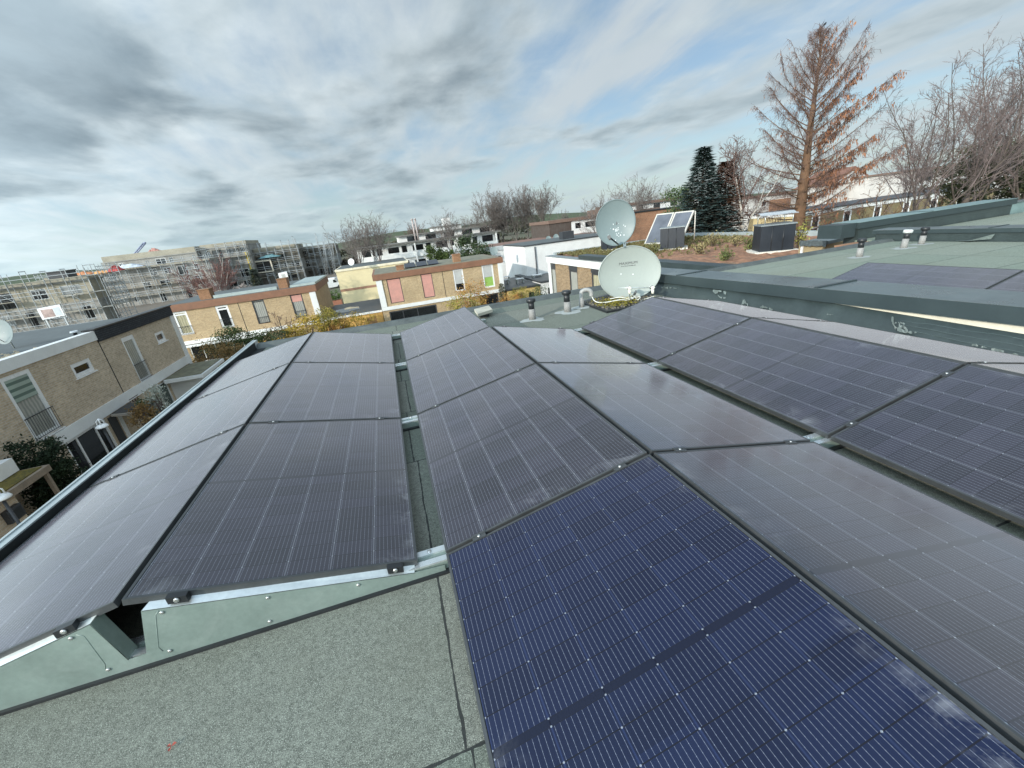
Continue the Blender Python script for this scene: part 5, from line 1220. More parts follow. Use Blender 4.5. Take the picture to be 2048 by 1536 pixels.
scaffold('scaffold behind the red twiggy birch', FS3b, -46.5, -34.8, ZG, 5, 2.2, .4, 1.6, 2.4, 9, 1.6)
FS4 = Fac('y-', 140.0)
shell('dark mossy shell with a cream-framed loggia behind the blue spruce', FS4, -40.5, -23, 14, ZG, 3, 3.0, 45, (M('dark_block', (.13,.12,.10), .9, 0, .4, .5), OLDCONC), topband=1.3)
scaffold('dense scaffold in front of the dark shell with the yellow rubbish chute', FS4, -40.5, -22.5, ZG, 5, 2.0, .4, 1.8, 1.9, 12, 1.6, missing=.2)
FS5 = Fac('y-', 150.0)
shell('dark shell at the right end of the site beside the cream house', FS5, -24, -13.5, 14, ZG, 3, 2.9, 52, (M('dark_block', (.13,.12,.10)), OLDCONC), topband=.5)
scaffold('tall tangled scaffold at the right end of the building site', FS5, -26.5, -13, ZG, 5, 2.0, .4, 2.2, 1.6, 15, 2.4, missing=.3)
lg = thing('loggia_frame', (-30, 138.2, -1), 'cream square frame around a dark loggia above the spruce', 'frame'); a, b_ = aty(502, 528, 138), aty(545, 541, 138); a2 = aty(540, 519, 138)
MB().box((a.x,137.9,b_.z-.25),(b_.x+.4,138.2,b_.z)).box((a.x,137.9,a2.z-.3),(b_.x+.4,138.2,a2.z)).box((b_.x+.05,137.9,b_.z),(b_.x+.4,138.2,a2.z-.3)).box((a.x,137.9,b_.z),(a.x+.3,138.2,a2.z-.3)).build('frame', M('loggia_cream', (.55,.50,.40), .8), lg)
pbox(lg, (a.x+.3,138.3,b_.z),(b_.x+.05,138.4,a2.z-.3), DARK, 'recess')
# yellow chutes
YEL = M('yellow_chute', (.50,.37,.04), .6)
c_ = [aty(*p, 136) for p in ((492,504),(499,525),(505,548),(509,575))]; tag(MB().tube(smoothpath(c_), .36, 8).build('rubbish_chute', YEL), 'straight yellow rubbish chute on the scaffold left of the cream loggia frame', 'rubbish chute')
c_ = [aty(*p, 146) for p in ((571,516),(580,519),(584,530),(589,548),(593,566))]; tag(MB().tube(smoothpath(c_), .26, 8).build('rubbish_chute', M('yellow_green_chute', (.47,.44,.10), .6)), 'bent yellow-green rubbish chute on the scaffold right of the white board', 'rubbish chute')
def board(px0, py0, px1, py1, hpx, y, label, art=None):
    a, b_ = aty(px0, py0, y), aty(px1, py1, y); h = aty(px0, py0 - hpx, y).z - a.z
    t = thing('site_board', (a.x, y, ZG), label, 'board')
    MB().prism([(a.x,y,a.z),(b_.x,y,b_.z),(b_.x,y+.12,b_.z),(a.x,y+.12,a.z)],[(a.x,y,a.z+h),(b_.x,y,b_.z+h),(b_.x,y+.12,b_.z+h),(a.x,y+.12,a.z+h)]).build('panel', PVC, t)
    W2_ = b_.x-a.x
    if art:
        for (u0_,u1_,v0_,v1_,m_) in art: pbox(t, (a.x+W2_*u0_,y-.02,a.z+h*v0_),(a.x+W2_*u1_,y-.001,a.z+h*v1_), m_, 'printed_field')
    for u_ in (.1,.9): pbox(t, (a.x+W2_*u_-.08,y+.13,ZG),(a.x+W2_*u_+.08,y+.25,a.z+h*.9), GALV, 'post')
    return t
board(85, 640, 130, 631, 24, 64, 'white site board with a faded reddish picture at the left', [(.12,.62,.15,.85,M('faded_print', (.40,.30,.27), .6, 0, .6, 1.2)),(.66,.92,.2,.9,M('pale_print', (.55,.60,.62), .6, 0, .15, 3))])
board(560, 560, 577, 556, 14, 120, 'white site board with a grey picture beside the right chimney of the brick row', [(.3,.75,.25,.8,M('grey_print', (.45,.45,.42), .6, 0, .4, 2))])
board(592, 552, 598, 551, 12, 146, 'small upright white board with a grey centre on the right-hand scaffold', [(.3,.7,.2,.8,M('grey_print', (.45,.45,.42)))])
# tarpaulins and roof clutter
def heap(px, py, y, w_, h_, col, label, seed, nm='tarpaulin'):
    c_ = aty(px, py, y); mb = MB(); q = random.Random(seed); n = 12
    rows = []
    for j in range(5):
        rows.append([(c_.x - w_/2 + w_*i/n, c_.y + (j-2)*.5, c_.z - .1 + (0 if j in (0,4) else h_*(.55+.45*q.random())*math.sin(PI*(i+.5)/(n+1)))) for i in range(n+1)])
    for j in range(5): mb.v += rows[j]
    for j in range(4):
        for i in range(n): a = j*(n+1)+i; mb.f.append((a,a+1,a+n+2,a+n+1))
    t = thing(nm, tuple(c_), label, 'tarpaulin'); mb.build('sheet', M('sheet_%d' % seed, col, .6, 0, .3, 2), t); return t
heap(160, 549, 100, 5.0, .7, (.50,.20,.08), 'orange tarpaulin heap on the site roof, left one', 61)
heap(205, 547, 100, 4.5, .8, (.55,.28,.10), 'orange and yellow tarpaulin heap on the site roof, right one', 62)
heap(232, 541, 100, 2.2, 1.1, (.40,.06,.05), 'dark red covered heap at the right end of the orange tarpaulins', 63)
heap(310, 503, 136, 3.0, 1.1, (.42,.20,.16), 'small red-white heap on the ochre penthouse roof', 64)
heap(540, 514, 138.5, 6, .9, (.12, .24, .26), 'turquoise netting heap on the upper scaffold deck', 65)
heap(256, 535, 126.3, 7, 1.0, (.45,.50,.55), 'row of pale blue sheets stacked on the roof beside the orange tarpaulins', 66)
rbx = aty(67, 558, 69); bx = thing('site_crate', (rbx.x, 74, .9), 'dark crate on the roof of the leftmost concrete shell', 'crate'); pbox(bx, (rbx.x-1.1,73.5,.85),(rbx.x+1.1,75.5,2.1), DGREY, 'body'); pbox(bx, (rbx.x-1.2,73.4,2.1),(rbx.x+1.2,75.6,2.25), BLACK, 'lid')
# crane jib and lattice masts
cj = thing('crane_jib', aty(264, 511, 137), 'blue-grey double boom sticking up behind the ochre penthouse', 'crane'); a, b_ = aty(264, 512, 137), aty(287, 486, 137)
a2_, b2_ = aty(269, 512, 137), aty(291, 487, 137)
CR = M('crane_blue', (.20,.23,.33), .5); MB().tube([a, b_], .16, 5).build('boom', CR, cj); MB().tube([a2_, b2_], .16, 5).build('boom', CR, cj)
mb = MB()
for i in range(7): u_ = i/6; mb.tube([a.lerp(b_,u_), a2_.lerp(b2_,min(1,u_+.12))], .07, 4)
mb.tube([b_, aty(292, 485.5, 137)], .2, 5); mb.build('cross_brace', CR, cj)
for i, (pxa, pya, pxb, pyb) in enumerate(((646,471,657,560),(661,471,668,540))):
    t = thing('lattice_mast', aty(pxb, pyb, 142), ('left thin lattice mast at the right end of the building site','right thin lattice mast at the right end of the building site')[i], 'mast'); a, b_ = aty(pxa, pya, 142), aty(pxb, pyb, 142); mb = MB()
    for ox, oy in ((-.35,-.35),(.35,-.35),(0,.4)): mb.tube([(b_.x+ox,142+oy,ZG),(a.x+ox*.7,142+oy*.7,a.z)], .05, 4)
    nz = 16
    for k_ in range(nz):
        z0_, z1_ = ZG + (a.z-ZG)*k_/nz, ZG + (a.z-ZG)*(k_+1)/nz; mb.tube([(b_.x-.35,141.65,z0_),(b_.x+.35,141.65,z1_)], .035, 4)
    mb.build('lattice', GALV, t)
# white van and parked vehicles beyond the brick row
def van(x, y, z, rot, label, s=1.0, col=PVC):
    t = thing('parked_van', (x, y, z), label, 'van'); ca, sa = math.cos(rot), math.sin(rot)
    def w_(px_, py_, pz_): return (x + s*(px_*ca - py_*sa), y + s*(px_*sa + py_*ca), z + s*pz_)
    prof = [(-2.4,.35),(2.4,.35),(2.5,.9),(2.3,1.15),(1.5,1.35),(.9,2.05),(.4,2.2),(-2.3,2.2),(-2.45,1.9)]
    MB().prism([w_(a,-.95,b_) for a,b_ in prof],[w_(a,.95,b_) for a,b_ in prof]).build('body', col, t)
    for yy_ in (-.96,.96):
        MB().prism([w_(a,yy_,b_) for a,b_ in ((.5,1.35),(1.4,1.35),(.9,1.95),(.5,2.0))],[w_(a,yy_*1.01,b_) for a,b_ in ((.5,1.35),(1.4,1.35),(.9,1.95),(.5,2.0))]).build('side_window', GLASS, t)
        for xx in (-1.5,1.6): MB().tube([w_(xx,yy_*.86,.36),w_(xx,yy_*1.03,.36)], .36*s, 14).build('wheel', BLACK, t)
    MB().prism([w_(a,-.8,b_) for a,b_ in ((1.52,1.37),(.93,2.02),(.95,2.04),(1.54,1.39))],[w_(a,.8,b_) for a,b_ in ((1.52,1.37),(.93,2.02),(.95,2.04),(1.54,1.39))]).build('windscreen', GLASS, t)
    return t
v0 = aty(636, 558, 110); van(v0.x, 110, v0.z-1.6, .1, 'white van behind the right end of the brick row roof', 1.0)
for i, (px_, py_, y_) in enumerate(((668,592,96),(676,586,100))):
    v0 = aty(px_, py_, y_); van(v0.x, y_, ZG, .3+i, ('white van in the yard left of the cream house','white van farther back in the yard left of the cream house')[i], .9)
# embankment that carries the site
tag(pbox(None, (-110, 92, ZG-.2), (-11, 175, ZG+.02), M('site_mud', (.16,.135,.105), .95, 0, .35, .2), 'site_ground'), kind='structure')

# ------------------------------------------------------------------ trees
def bare_tree(name, base, height, spread, seed, label, cat='bare tree', group=None, bark=None, twig=None, trunk_r=None, fork=.25, up=.55, nlimb=9, dens=1.0, lean=(0,0), droop=0.0, sides0=8, minr=.010, levels=3, crown_name='crown'):
    """trunk that forks into rising limbs; limbs carry boughs, boughs carry twigs"""
    t = thing(name, tuple(base), label, cat, group); q = random.Random(seed); tk, cr = MB(), MB(); bark = bark or BARK; twig = twig or TWIG
    base = Vector(base); tr = trunk_r or height*.020
    def grow(p, d, ln, r0, r1, nseg, wob, trop):
        pts, rad = [p.copy()], [r0]; d = d.normalized()
        for i in range(nseg):
            d = (d + Vector((q.gauss(0,wob), q.gauss(0,wob), q.gauss(0,wob) + trop))).normalized(); p = p + d*(ln/nseg); pts.append(p.copy()); rad.append(r0 + (r1-r0)*(i+1)/nseg)
        return pts, rad
    def at(pts, u):
        f = u*(len(pts)-1); i = min(int(f), len(pts)-2); return pts[i].lerp(pts[i+1], f-i), (pts[i+1]-pts[i]).normalized()
    tp, trd = grow(base, Vector((lean[0], lean[1], 1)), height*.80, tr, tr*.22, 9, .05, .05)
    tk.tube(tp, trd, sides0)
    for i in range(nlimb):
        u = fork + (1-fork)*((i + q.uniform(0,.8))/nlimb)**.85; u = min(u, .99); p, dr_ = at(tp, u); az = i*2.4 + q.uniform(-.5,.5)
        ln = height*(1-u*.72)*.55*q.uniform(.8,1.15); out_ = Vector((math.cos(az)*spread, math.sin(az)*spread, up*q.uniform(.7,1.3)))
        r0 = tr*(1-u)*.50 + tr*.09
        lp, lr = grow(p, out_, ln, r0, max(minr*1.3, r0*.16), 7, .13, .075 - droop)
        (tk if r0 > tr*.30 else cr).tube(lp, lr, 5, caps=False)
        nb = max(4, int(ln*2.6*dens))
        for j in range(nb):
            u2 = .18 + .82*(j + q.random())/nb; u2 = min(u2, .99); p2, d2 = at(lp, u2); sd_ = d2.orthogonal().normalized(); sd_ = Matrix.Rotation(q.uniform(0,6.28), 3, d2) @ sd_
            l2 = ln*.42*(1.15-u2*.75)*q.uniform(.6,1.25); bp, br_ = grow(p2, d2*.75 + sd_*q.uniform(.55,1.0) + Vector((0,0,.25-droop*2)), l2, max(minr*1.5, r0*(1-u2)*.42), minr, 5, .15, .06 - droop*2)
            cr.tube(bp, br_, 4, caps=False)
            nt_ = max(3, int(l2*5.0*dens))
            for k in range(nt_):
                u3 = .15 + .85*(k+q.random())/nt_; u3 = min(u3,.99); p3, d3 = at(bp, u3); s3 = Matrix.Rotation(q.uniform(0,6.28), 3, d3) @ d3.orthogonal().normalized()
                l3 = l2*.42*q.uniform(.5,1.2); wp, wr_ = grow(p3, d3 + s3*q.uniform(.5,.95) + Vector((0,0,.15-droop*3)), l3, minr, minr*.6, 3, .16, .05 - droop*3); cr.tube(wp, wr_, 3, caps=False)
                if levels > 3:
                    for m_ in range(2):
                        p4, d4 = at(wp, q.uniform(.2,.95)); s4 = Matrix.Rotation(q.uniform(0,6.28), 3, d4) @ d4.orthogonal().normalized()
                        wp4, wr4 = grow(p4, d4 + s4*.8, l3*.6, minr*.75, minr*.5, 2, .15, -droop*2); cr.tube(wp4, wr4, 3, caps=False)
    tk.build('trunk', bark, t); cr.build(crown_name, twig, t); return t
def vase_tree(name, base, height, wide, seed, label, cat='bare tree', group=None, bark=None, twig=None, trunk_r=.25, fork=.30, nlimb=7, dens=1.0, minr=.012, sub=3, lean=(0,0), flop=0.0):
    """short trunk that divides into rising limbs; every limb divides again into boughs, twigs and fine spray"""
    t = thing(name, tuple(base), label, cat, group); q = random.Random(seed); tk, cr = MB(), MB(); bark = bark or BARK; twig = twig or TWIG; base = Vector(base)
    def grow(p, d, ln, r0, r1, nseg, wob, trop):
        pts, rad = [p.copy()], [r0]; d = d.normalized()
        for i in range(nseg):
            d = (d + Vector((q.gauss(0,wob), q.gauss(0,wob), q.gauss(0,wob*.7) + trop))).normalized(); p = p + d*(ln/nseg); pts.append(p.copy()); rad.append(r0 + (r1-r0)*((i+1)/nseg)**.8)
        return pts, rad
    def at(pts, u):
        f = min(u,.995)*(len(pts)-1); i = min(int(f), len(pts)-2); return pts[i].lerp(pts[i+1], f-i), (pts[i+1]-pts[i]).normalized()
    def side(d): return Matrix.Rotation(q.uniform(0,6.28), 3, d) @ d.orthogonal().normalized()
    hf = height*fork; tp, trd = grow(base, Vector((lean[0], lean[1], 1)), hf*1.15, trunk_r, trunk_r*.62, 6, .03, .02); tk.tube(tp, trd, 9)
    limbs = []
    for i in range(nlimb):
        p, d = at(tp, q.uniform(.62, 1.0) if i else .995); az = i*2.399 + q.uniform(-.4,.4); o = wide*(.25 + .75*(i/(nlimb-1 if nlimb > 1 else 1)))*q.uniform(.8,1.15)
        ln = (height - (p.z-base.z))*(1.0 + .10*o)*q.uniform(.84,1.02)
        lp, lr = grow(p, Vector((math.cos(az)*o + lean[0]*.5, math.sin(az)*o + lean[1]*.5, 1.0)), ln, trunk_r*q.uniform(.22,.34), minr*1.2, 11, .065, .045 - flop); tk.tube(lp, lr, 6, caps=False); limbs.append((lp, lr, ln))
        for j in range(4):
            u = q.uniform(.18,.62); p2, d2 = at(lp, u); l2 = ln*(1-u)*q.uniform(.62,.95); r2 = (lr[0] + (minr-lr[0])*u**.8)*.62
            bp, br_ = grow(p2, d2 + side(d2)*q.uniform(.45,.85)*max(.55,wide), l2, max(r2, minr*1.4), minr, 8, .08, .05 - flop); cr.tube(bp, br_, 5, caps=False); limbs.append((bp, br_, l2))
    for lp, lr, ln in limbs:
        nb = max(4, int(ln*1.75*dens))
        for j in range(nb):
            u = .22 + .78*(j + q.random())/nb; p, d = at(lp, u); l2 = min(ln*.34, height*.16)*(1.2-u*.8)*q.uniform(.55,1.2)
            bp, br_ = grow(p, d*.8 + side(d)*q.uniform(.5,1.0), l2, max(minr*1.25, lr[0]*(1-u)*.30), minr*.9, 5, .13, .04 - flop*1.5); cr.tube(bp, br_, 4, caps=False)
            nt_ = max(3, int(l2*4.4*dens))
            for k in range(nt_):
                u3 = .2 + .8*(k+q.random())/nt_; p3, d3 = at(bp, u3); l3 = l2*.46*q.uniform(.45,1.1)
                wp, wr_ = grow(p3, d3 + side(d3)*q.uniform(.45,.9), l3, minr*.95, minr*.6, 3, .14, .04 - flop*2); cr.tube(wp, wr_, 3, caps=False)
                for m_ in range(sub):
                    p4, d4 = at(wp, q.uniform(.2,.98)); wp4, wr4 = grow(p4, d4 + side(d4)*.75, l3*q.uniform(.4,.8), minr*.75, minr*.5, 2, .15, -flop*2); cr.tube(wp4, wr4, 3, caps=False)
    tk.build('trunk', bark, t); cr.build('crown', twig, t); return t
def conifer(name, base, height, rad, seed, label, mat, group=None, taper=1.0, nb=150, needle=.16, droop=.25, cat='conifer', start=.06, lean=0):
    t = thing(name, tuple(base), label, cat, group); q = random.Random(seed); base = Vector(base); tk, cr = MB(), MB()
    tk.tube([base, base+Vector((0,0,height*.5)), base+Vector((lean,0,height))], [height*.022, height*.014, .01], 7)
    for i in range(nb):
        u = start + (1-start)*(i/nb); z = height*u; L = rad*(1-u)**taper*q.uniform(.55,1.12) + .06; az = i*2.399 + q.uniform(-.3,.3)
        d = Vector((math.cos(az), math.sin(az), 0)); p0 = base + Vector((lean*u*u,0,z)); n = max(3, int(L/needle*1.25))
        pts = [p0 + d*(L*k/n) + Vector((0,0,-droop*L*(k/n)**1.5 + .12*L*(k/n)**3)) for k in range(n+1)]
        tk.tube([pts[0], pts[n//2], pts[-1]], [.022,.014,.006], 3, caps=False)
        for k in range(1, n+1):
            wd = needle*(1.0+2.6*(1-abs(2*k/n-1.05)))*.62
            for m_ in range(4):
                sd_ = Vector((-d.y, d.x, 0))*q.choice((-1,1)); tip = pts[k] + (d*.75 + sd_*q.uniform(.25,1.15)).normalized()*wd*q.uniform(.7,1.3) + Vector((0,0,q.uniform(-.10,.05)))
                w2 = (tip-pts[k]).cross(Vector((0,0,1))); 
                if w2.length < 1e-5: continue
                w2 = w2.normalized()*needle*.20 + Vector((0,0,q.uniform(-.03,.03)))
                cr.face([pts[k], pts[k].lerp(tip,.55)+w2, tip, pts[k].lerp(tip,.55)-w2])
    tk.build('trunk', BARK, t); cr.build('crown', mat, t); return t
def leafy(name, c, r, seed, label, mat, n=1500, leaf=.06, cat='shrub', group=None, stems=8, clumps=22, ground=None, hollow=.55, crown_name='foliage', stemmat=None, spread=(.16,.36)):
    """leaves gathered in clumps through an ellipsoid, open between the clumps"""
    c = Vector(c); zb = c.z - r[2] if ground is None else ground; t = thing(name, (c.x, c.y, zb), label, cat, group); q = random.Random(seed); lf_, st_ = MB(), MB(); cs = []
    for i in range(clumps):
        v = Vector((q.gauss(0,1), q.gauss(0,1), q.gauss(0,1))).normalized()*(hollow + (1-hollow)*q.random()); cs.append((c + Vector((v.x*r[0], v.y*r[1], v.z*r[2])), q.uniform(*spread)*max(r)))
    for i in range(n):
        p, s_ = cs[q.randrange(clumps)]; p = p + Vector((q.gauss(0,s_*.55), q.gauss(0,s_*.55), q.gauss(0,s_*.5)))
        if p.z < zb: continue
        leafquad(lf_, p, leaf*q.uniform(.6,1.4), q)
    for i in range(min(stems, clumps)):
        p = cs[i][0]; st_.tube([(c.x+q.gauss(0,.08), c.y+q.gauss(0,.08), zb), c.lerp(p,.45)-Vector((0,0,r[2]*.2)), p], [.03*max(1,r[2]),.02,.006], 4, caps=False)
    st_.build('stem', stemmat or TWIG, t); lf_.build(crown_name, mat, t); return t
def gnd(v): return (v.x, v.y, ZG)
# tall bare conifer (redwood-like) with rust foliage left on the right side
def redwood(base, height, label):
    t = thing('bare_conifer', base, label, 'tree'); q = random.Random(11); base = Vector(base); tk, cr, lf_ = MB(), MB(), MB()
    tk.tube([base, base+Vector((0,0,.6)), base+Vector((.05,0,height*.35)), base+Vector((0,0,height*.7)), base+Vector((.1,0,height))], [.80,.58,.43,.19,.02], 12)
    n = 104
    for i in range(n):
        u = .26 + .73*(i/n)**.95; z = height*u; az = i*2.399 + q.uniform(-.5,.5); d = Vector((math.cos(az), math.sin(az), 0))
        k = (u-.26)/.73; prof = ((0,.80),(.15,.95),(.35,1.0),(.6,.84),(.8,.50),(.92,.26),(1.0,.05))
        for (ka,va),(kb,vb_) in zip(prof, prof[1:]):
            if ka <= k <= kb: R = 6.0*(va+(vb_-va)*(k-ka)/(kb-ka))*q.uniform(.62,1.12); break
        rise = -.08 + 1.25*k**1.2
        p = base + Vector((0,0,z)); pts = [p.copy()]; dd = (d + Vector((0,0,rise))).normalized(); ns = 8
        for s_ in range(ns):
            dd = (dd + Vector((q.gauss(0,.07), q.gauss(0,.07), q.gauss(0,.05) + (.07 if k > .1 else .03)))).normalized(); p = p + dd*(R/ns); pts.append(p.copy())
        r0 = .012 + .045*(1-k)**.8; tk.tube(pts, [r0*(1-s_/ns)+.008 for s_ in range(ns+1)], 5, caps=False)
        rust = max(0, (d.x*.8 - d.y*.3)) * (1.0 if .1 < k < .60 and q.random() < .55 else .12)
        for m_ in range(int(R*8.5)+5):
            f = q.uniform(.18,1.0)*ns; i0 = min(int(f), ns-1); p2 = pts[i0].lerp(pts[i0+1], f-i0); L = q.uniform(.35,1.15)*(.55+.5*(1-k))
            sdv = Vector((-d.y, d.x, 0))*q.choice((-1,1)); d2 = (dd*.7 + sdv*q.uniform(.2,1.0) + Vector((0,0,q.uniform(-.55,.25)))).normalized()
            tip = p2 + d2*L + Vector((0,0,-.12*L)); mid = p2.lerp(tip,.5) + Vector((0,0,.06*L)); cr.tube([p2, mid, tip], [.010,.008,.005], 3, caps=False)
            for g_ in range(3):
                pp = p2.lerp(tip, q.random()); tw = pp + Vector((q.gauss(0,.14), q.gauss(0,.14), -q.uniform(.12,.42))); cr.tube([pp, tw], [.009,.005], 3, caps=False)
                if q.random() < rust*.5:
                    for h_ in range(5):
                        a_ = pp + Vector((q.gauss(0,.10), q.gauss(0,.10), -q.uniform(.0,.38))); w_ = q.uniform(.022,.05); l_ = q.uniform(.12,.30)
                        e_ = Vector((math.cos(q.uniform(0,6.3)), math.sin(q.uniform(0,6.3)), 0)); lf_.face([a_-e_*w_, a_+Vector((q.gauss(0,.05),q.gauss(0,.05),-l_)), a_+e_*w_, a_+Vector((0,0,l_*.3))])
                elif q.random() < .08:
                    a_ = tw; w_ = .022; e_ = Vector((math.cos(az), math.sin(az), 0)); lf_.face([a_-e_*w_, a_+Vector((0,0,-.14)), a_+e_*w_, a_+Vector((0,0,.06))])
    tk.build('trunk', RBARK, t); cr.build('crown', TWIG2, t); lf_.build('foliage', foliage('rust_leaves', [(.27,.12,.065),(.34,.17,.09),(.18,.085,.05)], 1.2, .8), t); return t
mtop = hordist = None
def hd(px, py, D):
    d = ray(px, py); k = D/math.hypot(d.x, d.y); return CPOS + d*k
b0 = hd(1597, 440, 46); tz = hd(1655, 48, 46).z
redwood((b0.x, b0.y, ZG), tz-ZG-.1, 'tall bare conifer with orange trunk and rusty leaf tufts on its right side')
bird = thing('bird', Vector((b0.x+.1, b0.y, tz-.1+.13)), 'small dark bird perched at the very top of the tall bare conifer', 'bird'); bp_ = Vector((b0.x+.1, b0.y, tz-.1+.14))
MB().tube([bp_+Vector((-.16,0,-.10)), bp_+Vector((-.06,0,-.02)), bp_+Vector((.05,0,.04)), bp_+Vector((.11,0,.12)), bp_+Vector((.15,0,.14))], [.015,.06,.07,.045,.01], 8).build('body', BLACK, bird)
MB().tube([bp_+Vector((.0,0,-.03)), bp_+Vector((.0,0,-.14))], .012, 4).build('leg', BLACK, bird)
b0 = hd(1495, 460, 41); tz = hd(1478, 238, 41).z
bare_tree('birch', (b0.x, b0.y, ZG), tz-ZG, .42, 5, 'slender birch with white trunk left of the tall bare conifer', bark=BIRCH, twig=TWIG2, trunk_r=.21, fork=.45, up=1.0, nlimb=16, dens=1.15, droop=.035, minr=.011, levels=4)
SPRUCE = foliage('blue_spruce', [(.045,.075,.068),(.085,.125,.115),(.028,.045,.04)], 1.6, .7)
b0 = hd(1400, 470, 39); tz = hd(1412, 308, 39).z
conifer('spruce', (b0.x, b0.y, ZG), tz-ZG+.5, 6.0, 3, 'dark blue-green spruce left of the birch', SPRUCE, nb=760, needle=.36, droop=.14, taper=1.0, start=.03)
b0 = hd(1446, 450, 40.5); tz = hd(1440, 325, 40.5).z
conifer('red_cypress', (b0.x, b0.y, ZG), tz-ZG, 2.7, 13, 'brownish red conifer crowding the dark blue spruce on its right', foliage('red_brown_conifer', [(.11,.055,.035),(.16,.085,.05),(.07,.045,.03)], 1.5), nb=520, needle=.36, droop=-.2, taper=.6, start=.12)
b0 = hd(1356, 420, 55); tz = hd(1355, 375, 55).z; leafy('evergreen_tree', (b0.x, b0.y, tz-2.0), (1.7,1.7,2.3), 41, 'small bright green evergreen just left of the dark spruce', foliage('mid_green', [(.05,.085,.03),(.085,.12,.045),(.03,.05,.02)], 1.2), n=3000, leaf=.13, cat='tree', ground=ZG, crown_name='crown')
BRUSH = foliage('brown_brush', [(.15,.085,.045),(.21,.13,.07),(.09,.06,.035)], 1.2, .9)
for i, (px_, py_, D, r_, lb) in enumerate(((1440,445,37,2.3,'brown leafless thicket under the reddish conifer'),(1495,440,38,2.2,'brown leafless thicket around the birch trunk'),(1550,440,40,2.4,'brown leafless thicket between birch and tall conifer trunk'))):
    c_ = hd(px_, py_, D); bare_tree('bush', (c_.x, c_.y, ZG), 6.6, 1.0, 70+i, lb, 'bush', 'brown thickets under the conifers', bark=TWIG2, twig=M('brush_twig', (.19,.115,.065), .9, 0, .3, 1.5), trunk_r=.08, fork=.06, up=1.1, nlimb=22, dens=1.7, minr=.014)
# big bare trees on the right
for i, (bpx, bpy_, tpx, tpy, D, sp, sd, lb, nl, lean) in enumerate((
    (1850,410,1835,205,36,.85,21,'spreading bare tree with many stems right of the tall conifer',13,-.06),
    (1943,400,1905,120,39,.75,22,'bare tree with a leaning fork second from the right photo edge',14,-.10),
    (2032,385,2052,40,42,.70,23,'tall bare tree cut by the right photo edge',15,0.0))):
    b0 = hd(bpx, bpy_, D); tz = hd(tpx, tpy, D).z
    vase_tree('bare_tree', (b0.x, b0.y, ZG), tz-ZG, sp, sd, lb, 'bare tree', 'large bare trees at the right', twig=M('purple_twig', (.175,.135,.125), .9, 0, .3, 1.2), trunk_r=.26, fork=.42, nlimb=nl-7, dens=1.05, lean=(lean,0), minr=.0095, sub=3)
b0 = hd(1990, 345, 55); tz = hd(1990, 290, 55).z; leafy('evergreen_tree', (b0.x, b0.y, tz-2.2), (4.2,3.5,2.6), 43, 'dark olive evergreen behind the bare trees at the right', foliage('dark_olive', [(.04,.045,.02),(.07,.075,.03),(.022,.026,.014)], .8), n=6500, leaf=.16, cat='tree', ground=ZG, clumps=36, crown_name='crown')
for i, (px_, D, lb) in enumerate(((1770,60,'brown bare thicket in front of the gabled white house'),(1890,58,'brown bare thicket behind the spreading bare tree'))):
    c_ = hd(px_, 400, D); bare_tree('bush', (c_.x, c_.y, ZG), 9.0, 1.0, 90+i, lb, 'bush', 'brown thickets at the right', bark=TWIG2, twig=M('brush_twig', (.19,.115,.065)), trunk_r=.1, fork=.1, up=1.0, nlimb=14, dens=.8, minr=.016)
# middle distance bare trees
GT = M('grey_twig', (.165,.142,.128), .9, 0, .3, 1)
for i, (bpx, bpy_, tpx, tpy, D, sp, sd, lb) in enumerate((
    (712,505,708,436,78,1.0,31,'left one of the two round bare trees before the white block'),
    (752,505,742,428,76,1.0,32,'right one of the two round bare trees before the white block'),
    (905,480,893,420,82,1.05,33,'fine bare tree in front of the stepped white block'),
    (955,470,948,428,100,.9,34,'faint bare tree just left of the tall bare row'),
    (985,478,985,378,92,.45,35,'leftmost tree of the tall bare row behind the white block'),
    (1008,478,1010,374,93,.45,36,'second tree from the left of the tall bare row'),
    (1035,475,1038,368,92,.45,37,'third tree from the left of the tall bare row'),
    (1058,475,1062,370,94,.45,38,'fourth tree of the tall bare row'),
    (1085,470,1095,368,92,.62,39,'rightmost, widest tree of the tall bare row'),
    (1135,450,1128,422,110,.9,40,'small faint bare tree left of the dark clad block'),
    (1200,455,1192,388,70,.9,41,'bare tree left of the smaller dish'),
    (1270,430,1262,352,80,1.05,42,'round bare tree rising above the smaller dish'),
    (1318,425,1318,378,105,.9,43,'faint bare tree right of the smaller dish'),
    (838,495,838,440,120,.8,44,'reddish bare tree beside the two flues'))):
    b0 = hd(bpx, bpy_, D); tz = hd(tpx, tpy, D).z
    vase_tree('bare_tree', (b0.x, b0.y, ZG), tz-ZG, sp, sd, lb, 'bare tree', 'bare trees in the middle distance', twig=GT if i != 13 else TWIG2, bark=GT, trunk_r=.22, fork=.42 if sp > .5 else .30, nlimb=8 if sp > .5 else 6, dens=1.05, minr=.012 if D < 85 else .015, sub=3)
b0 = hd(1078, 472, 88); tz = hd(1078, 430, 88).z; conifer('spruce', (b0.x, b0.y, ZG), tz-ZG, 1.6, 6, 'small dark spruce at the foot of the tall bare row', foliage('dark_spruce', [(.03,.04,.02),(.05,.06,.03),(.02,.025,.015)], 1.5), nb=90, needle=.28, droop=.15)
EV = foliage('yellow_evergreen', [(.045,.075,.018),(.085,.115,.03),(.022,.038,.012)], .9, .7)
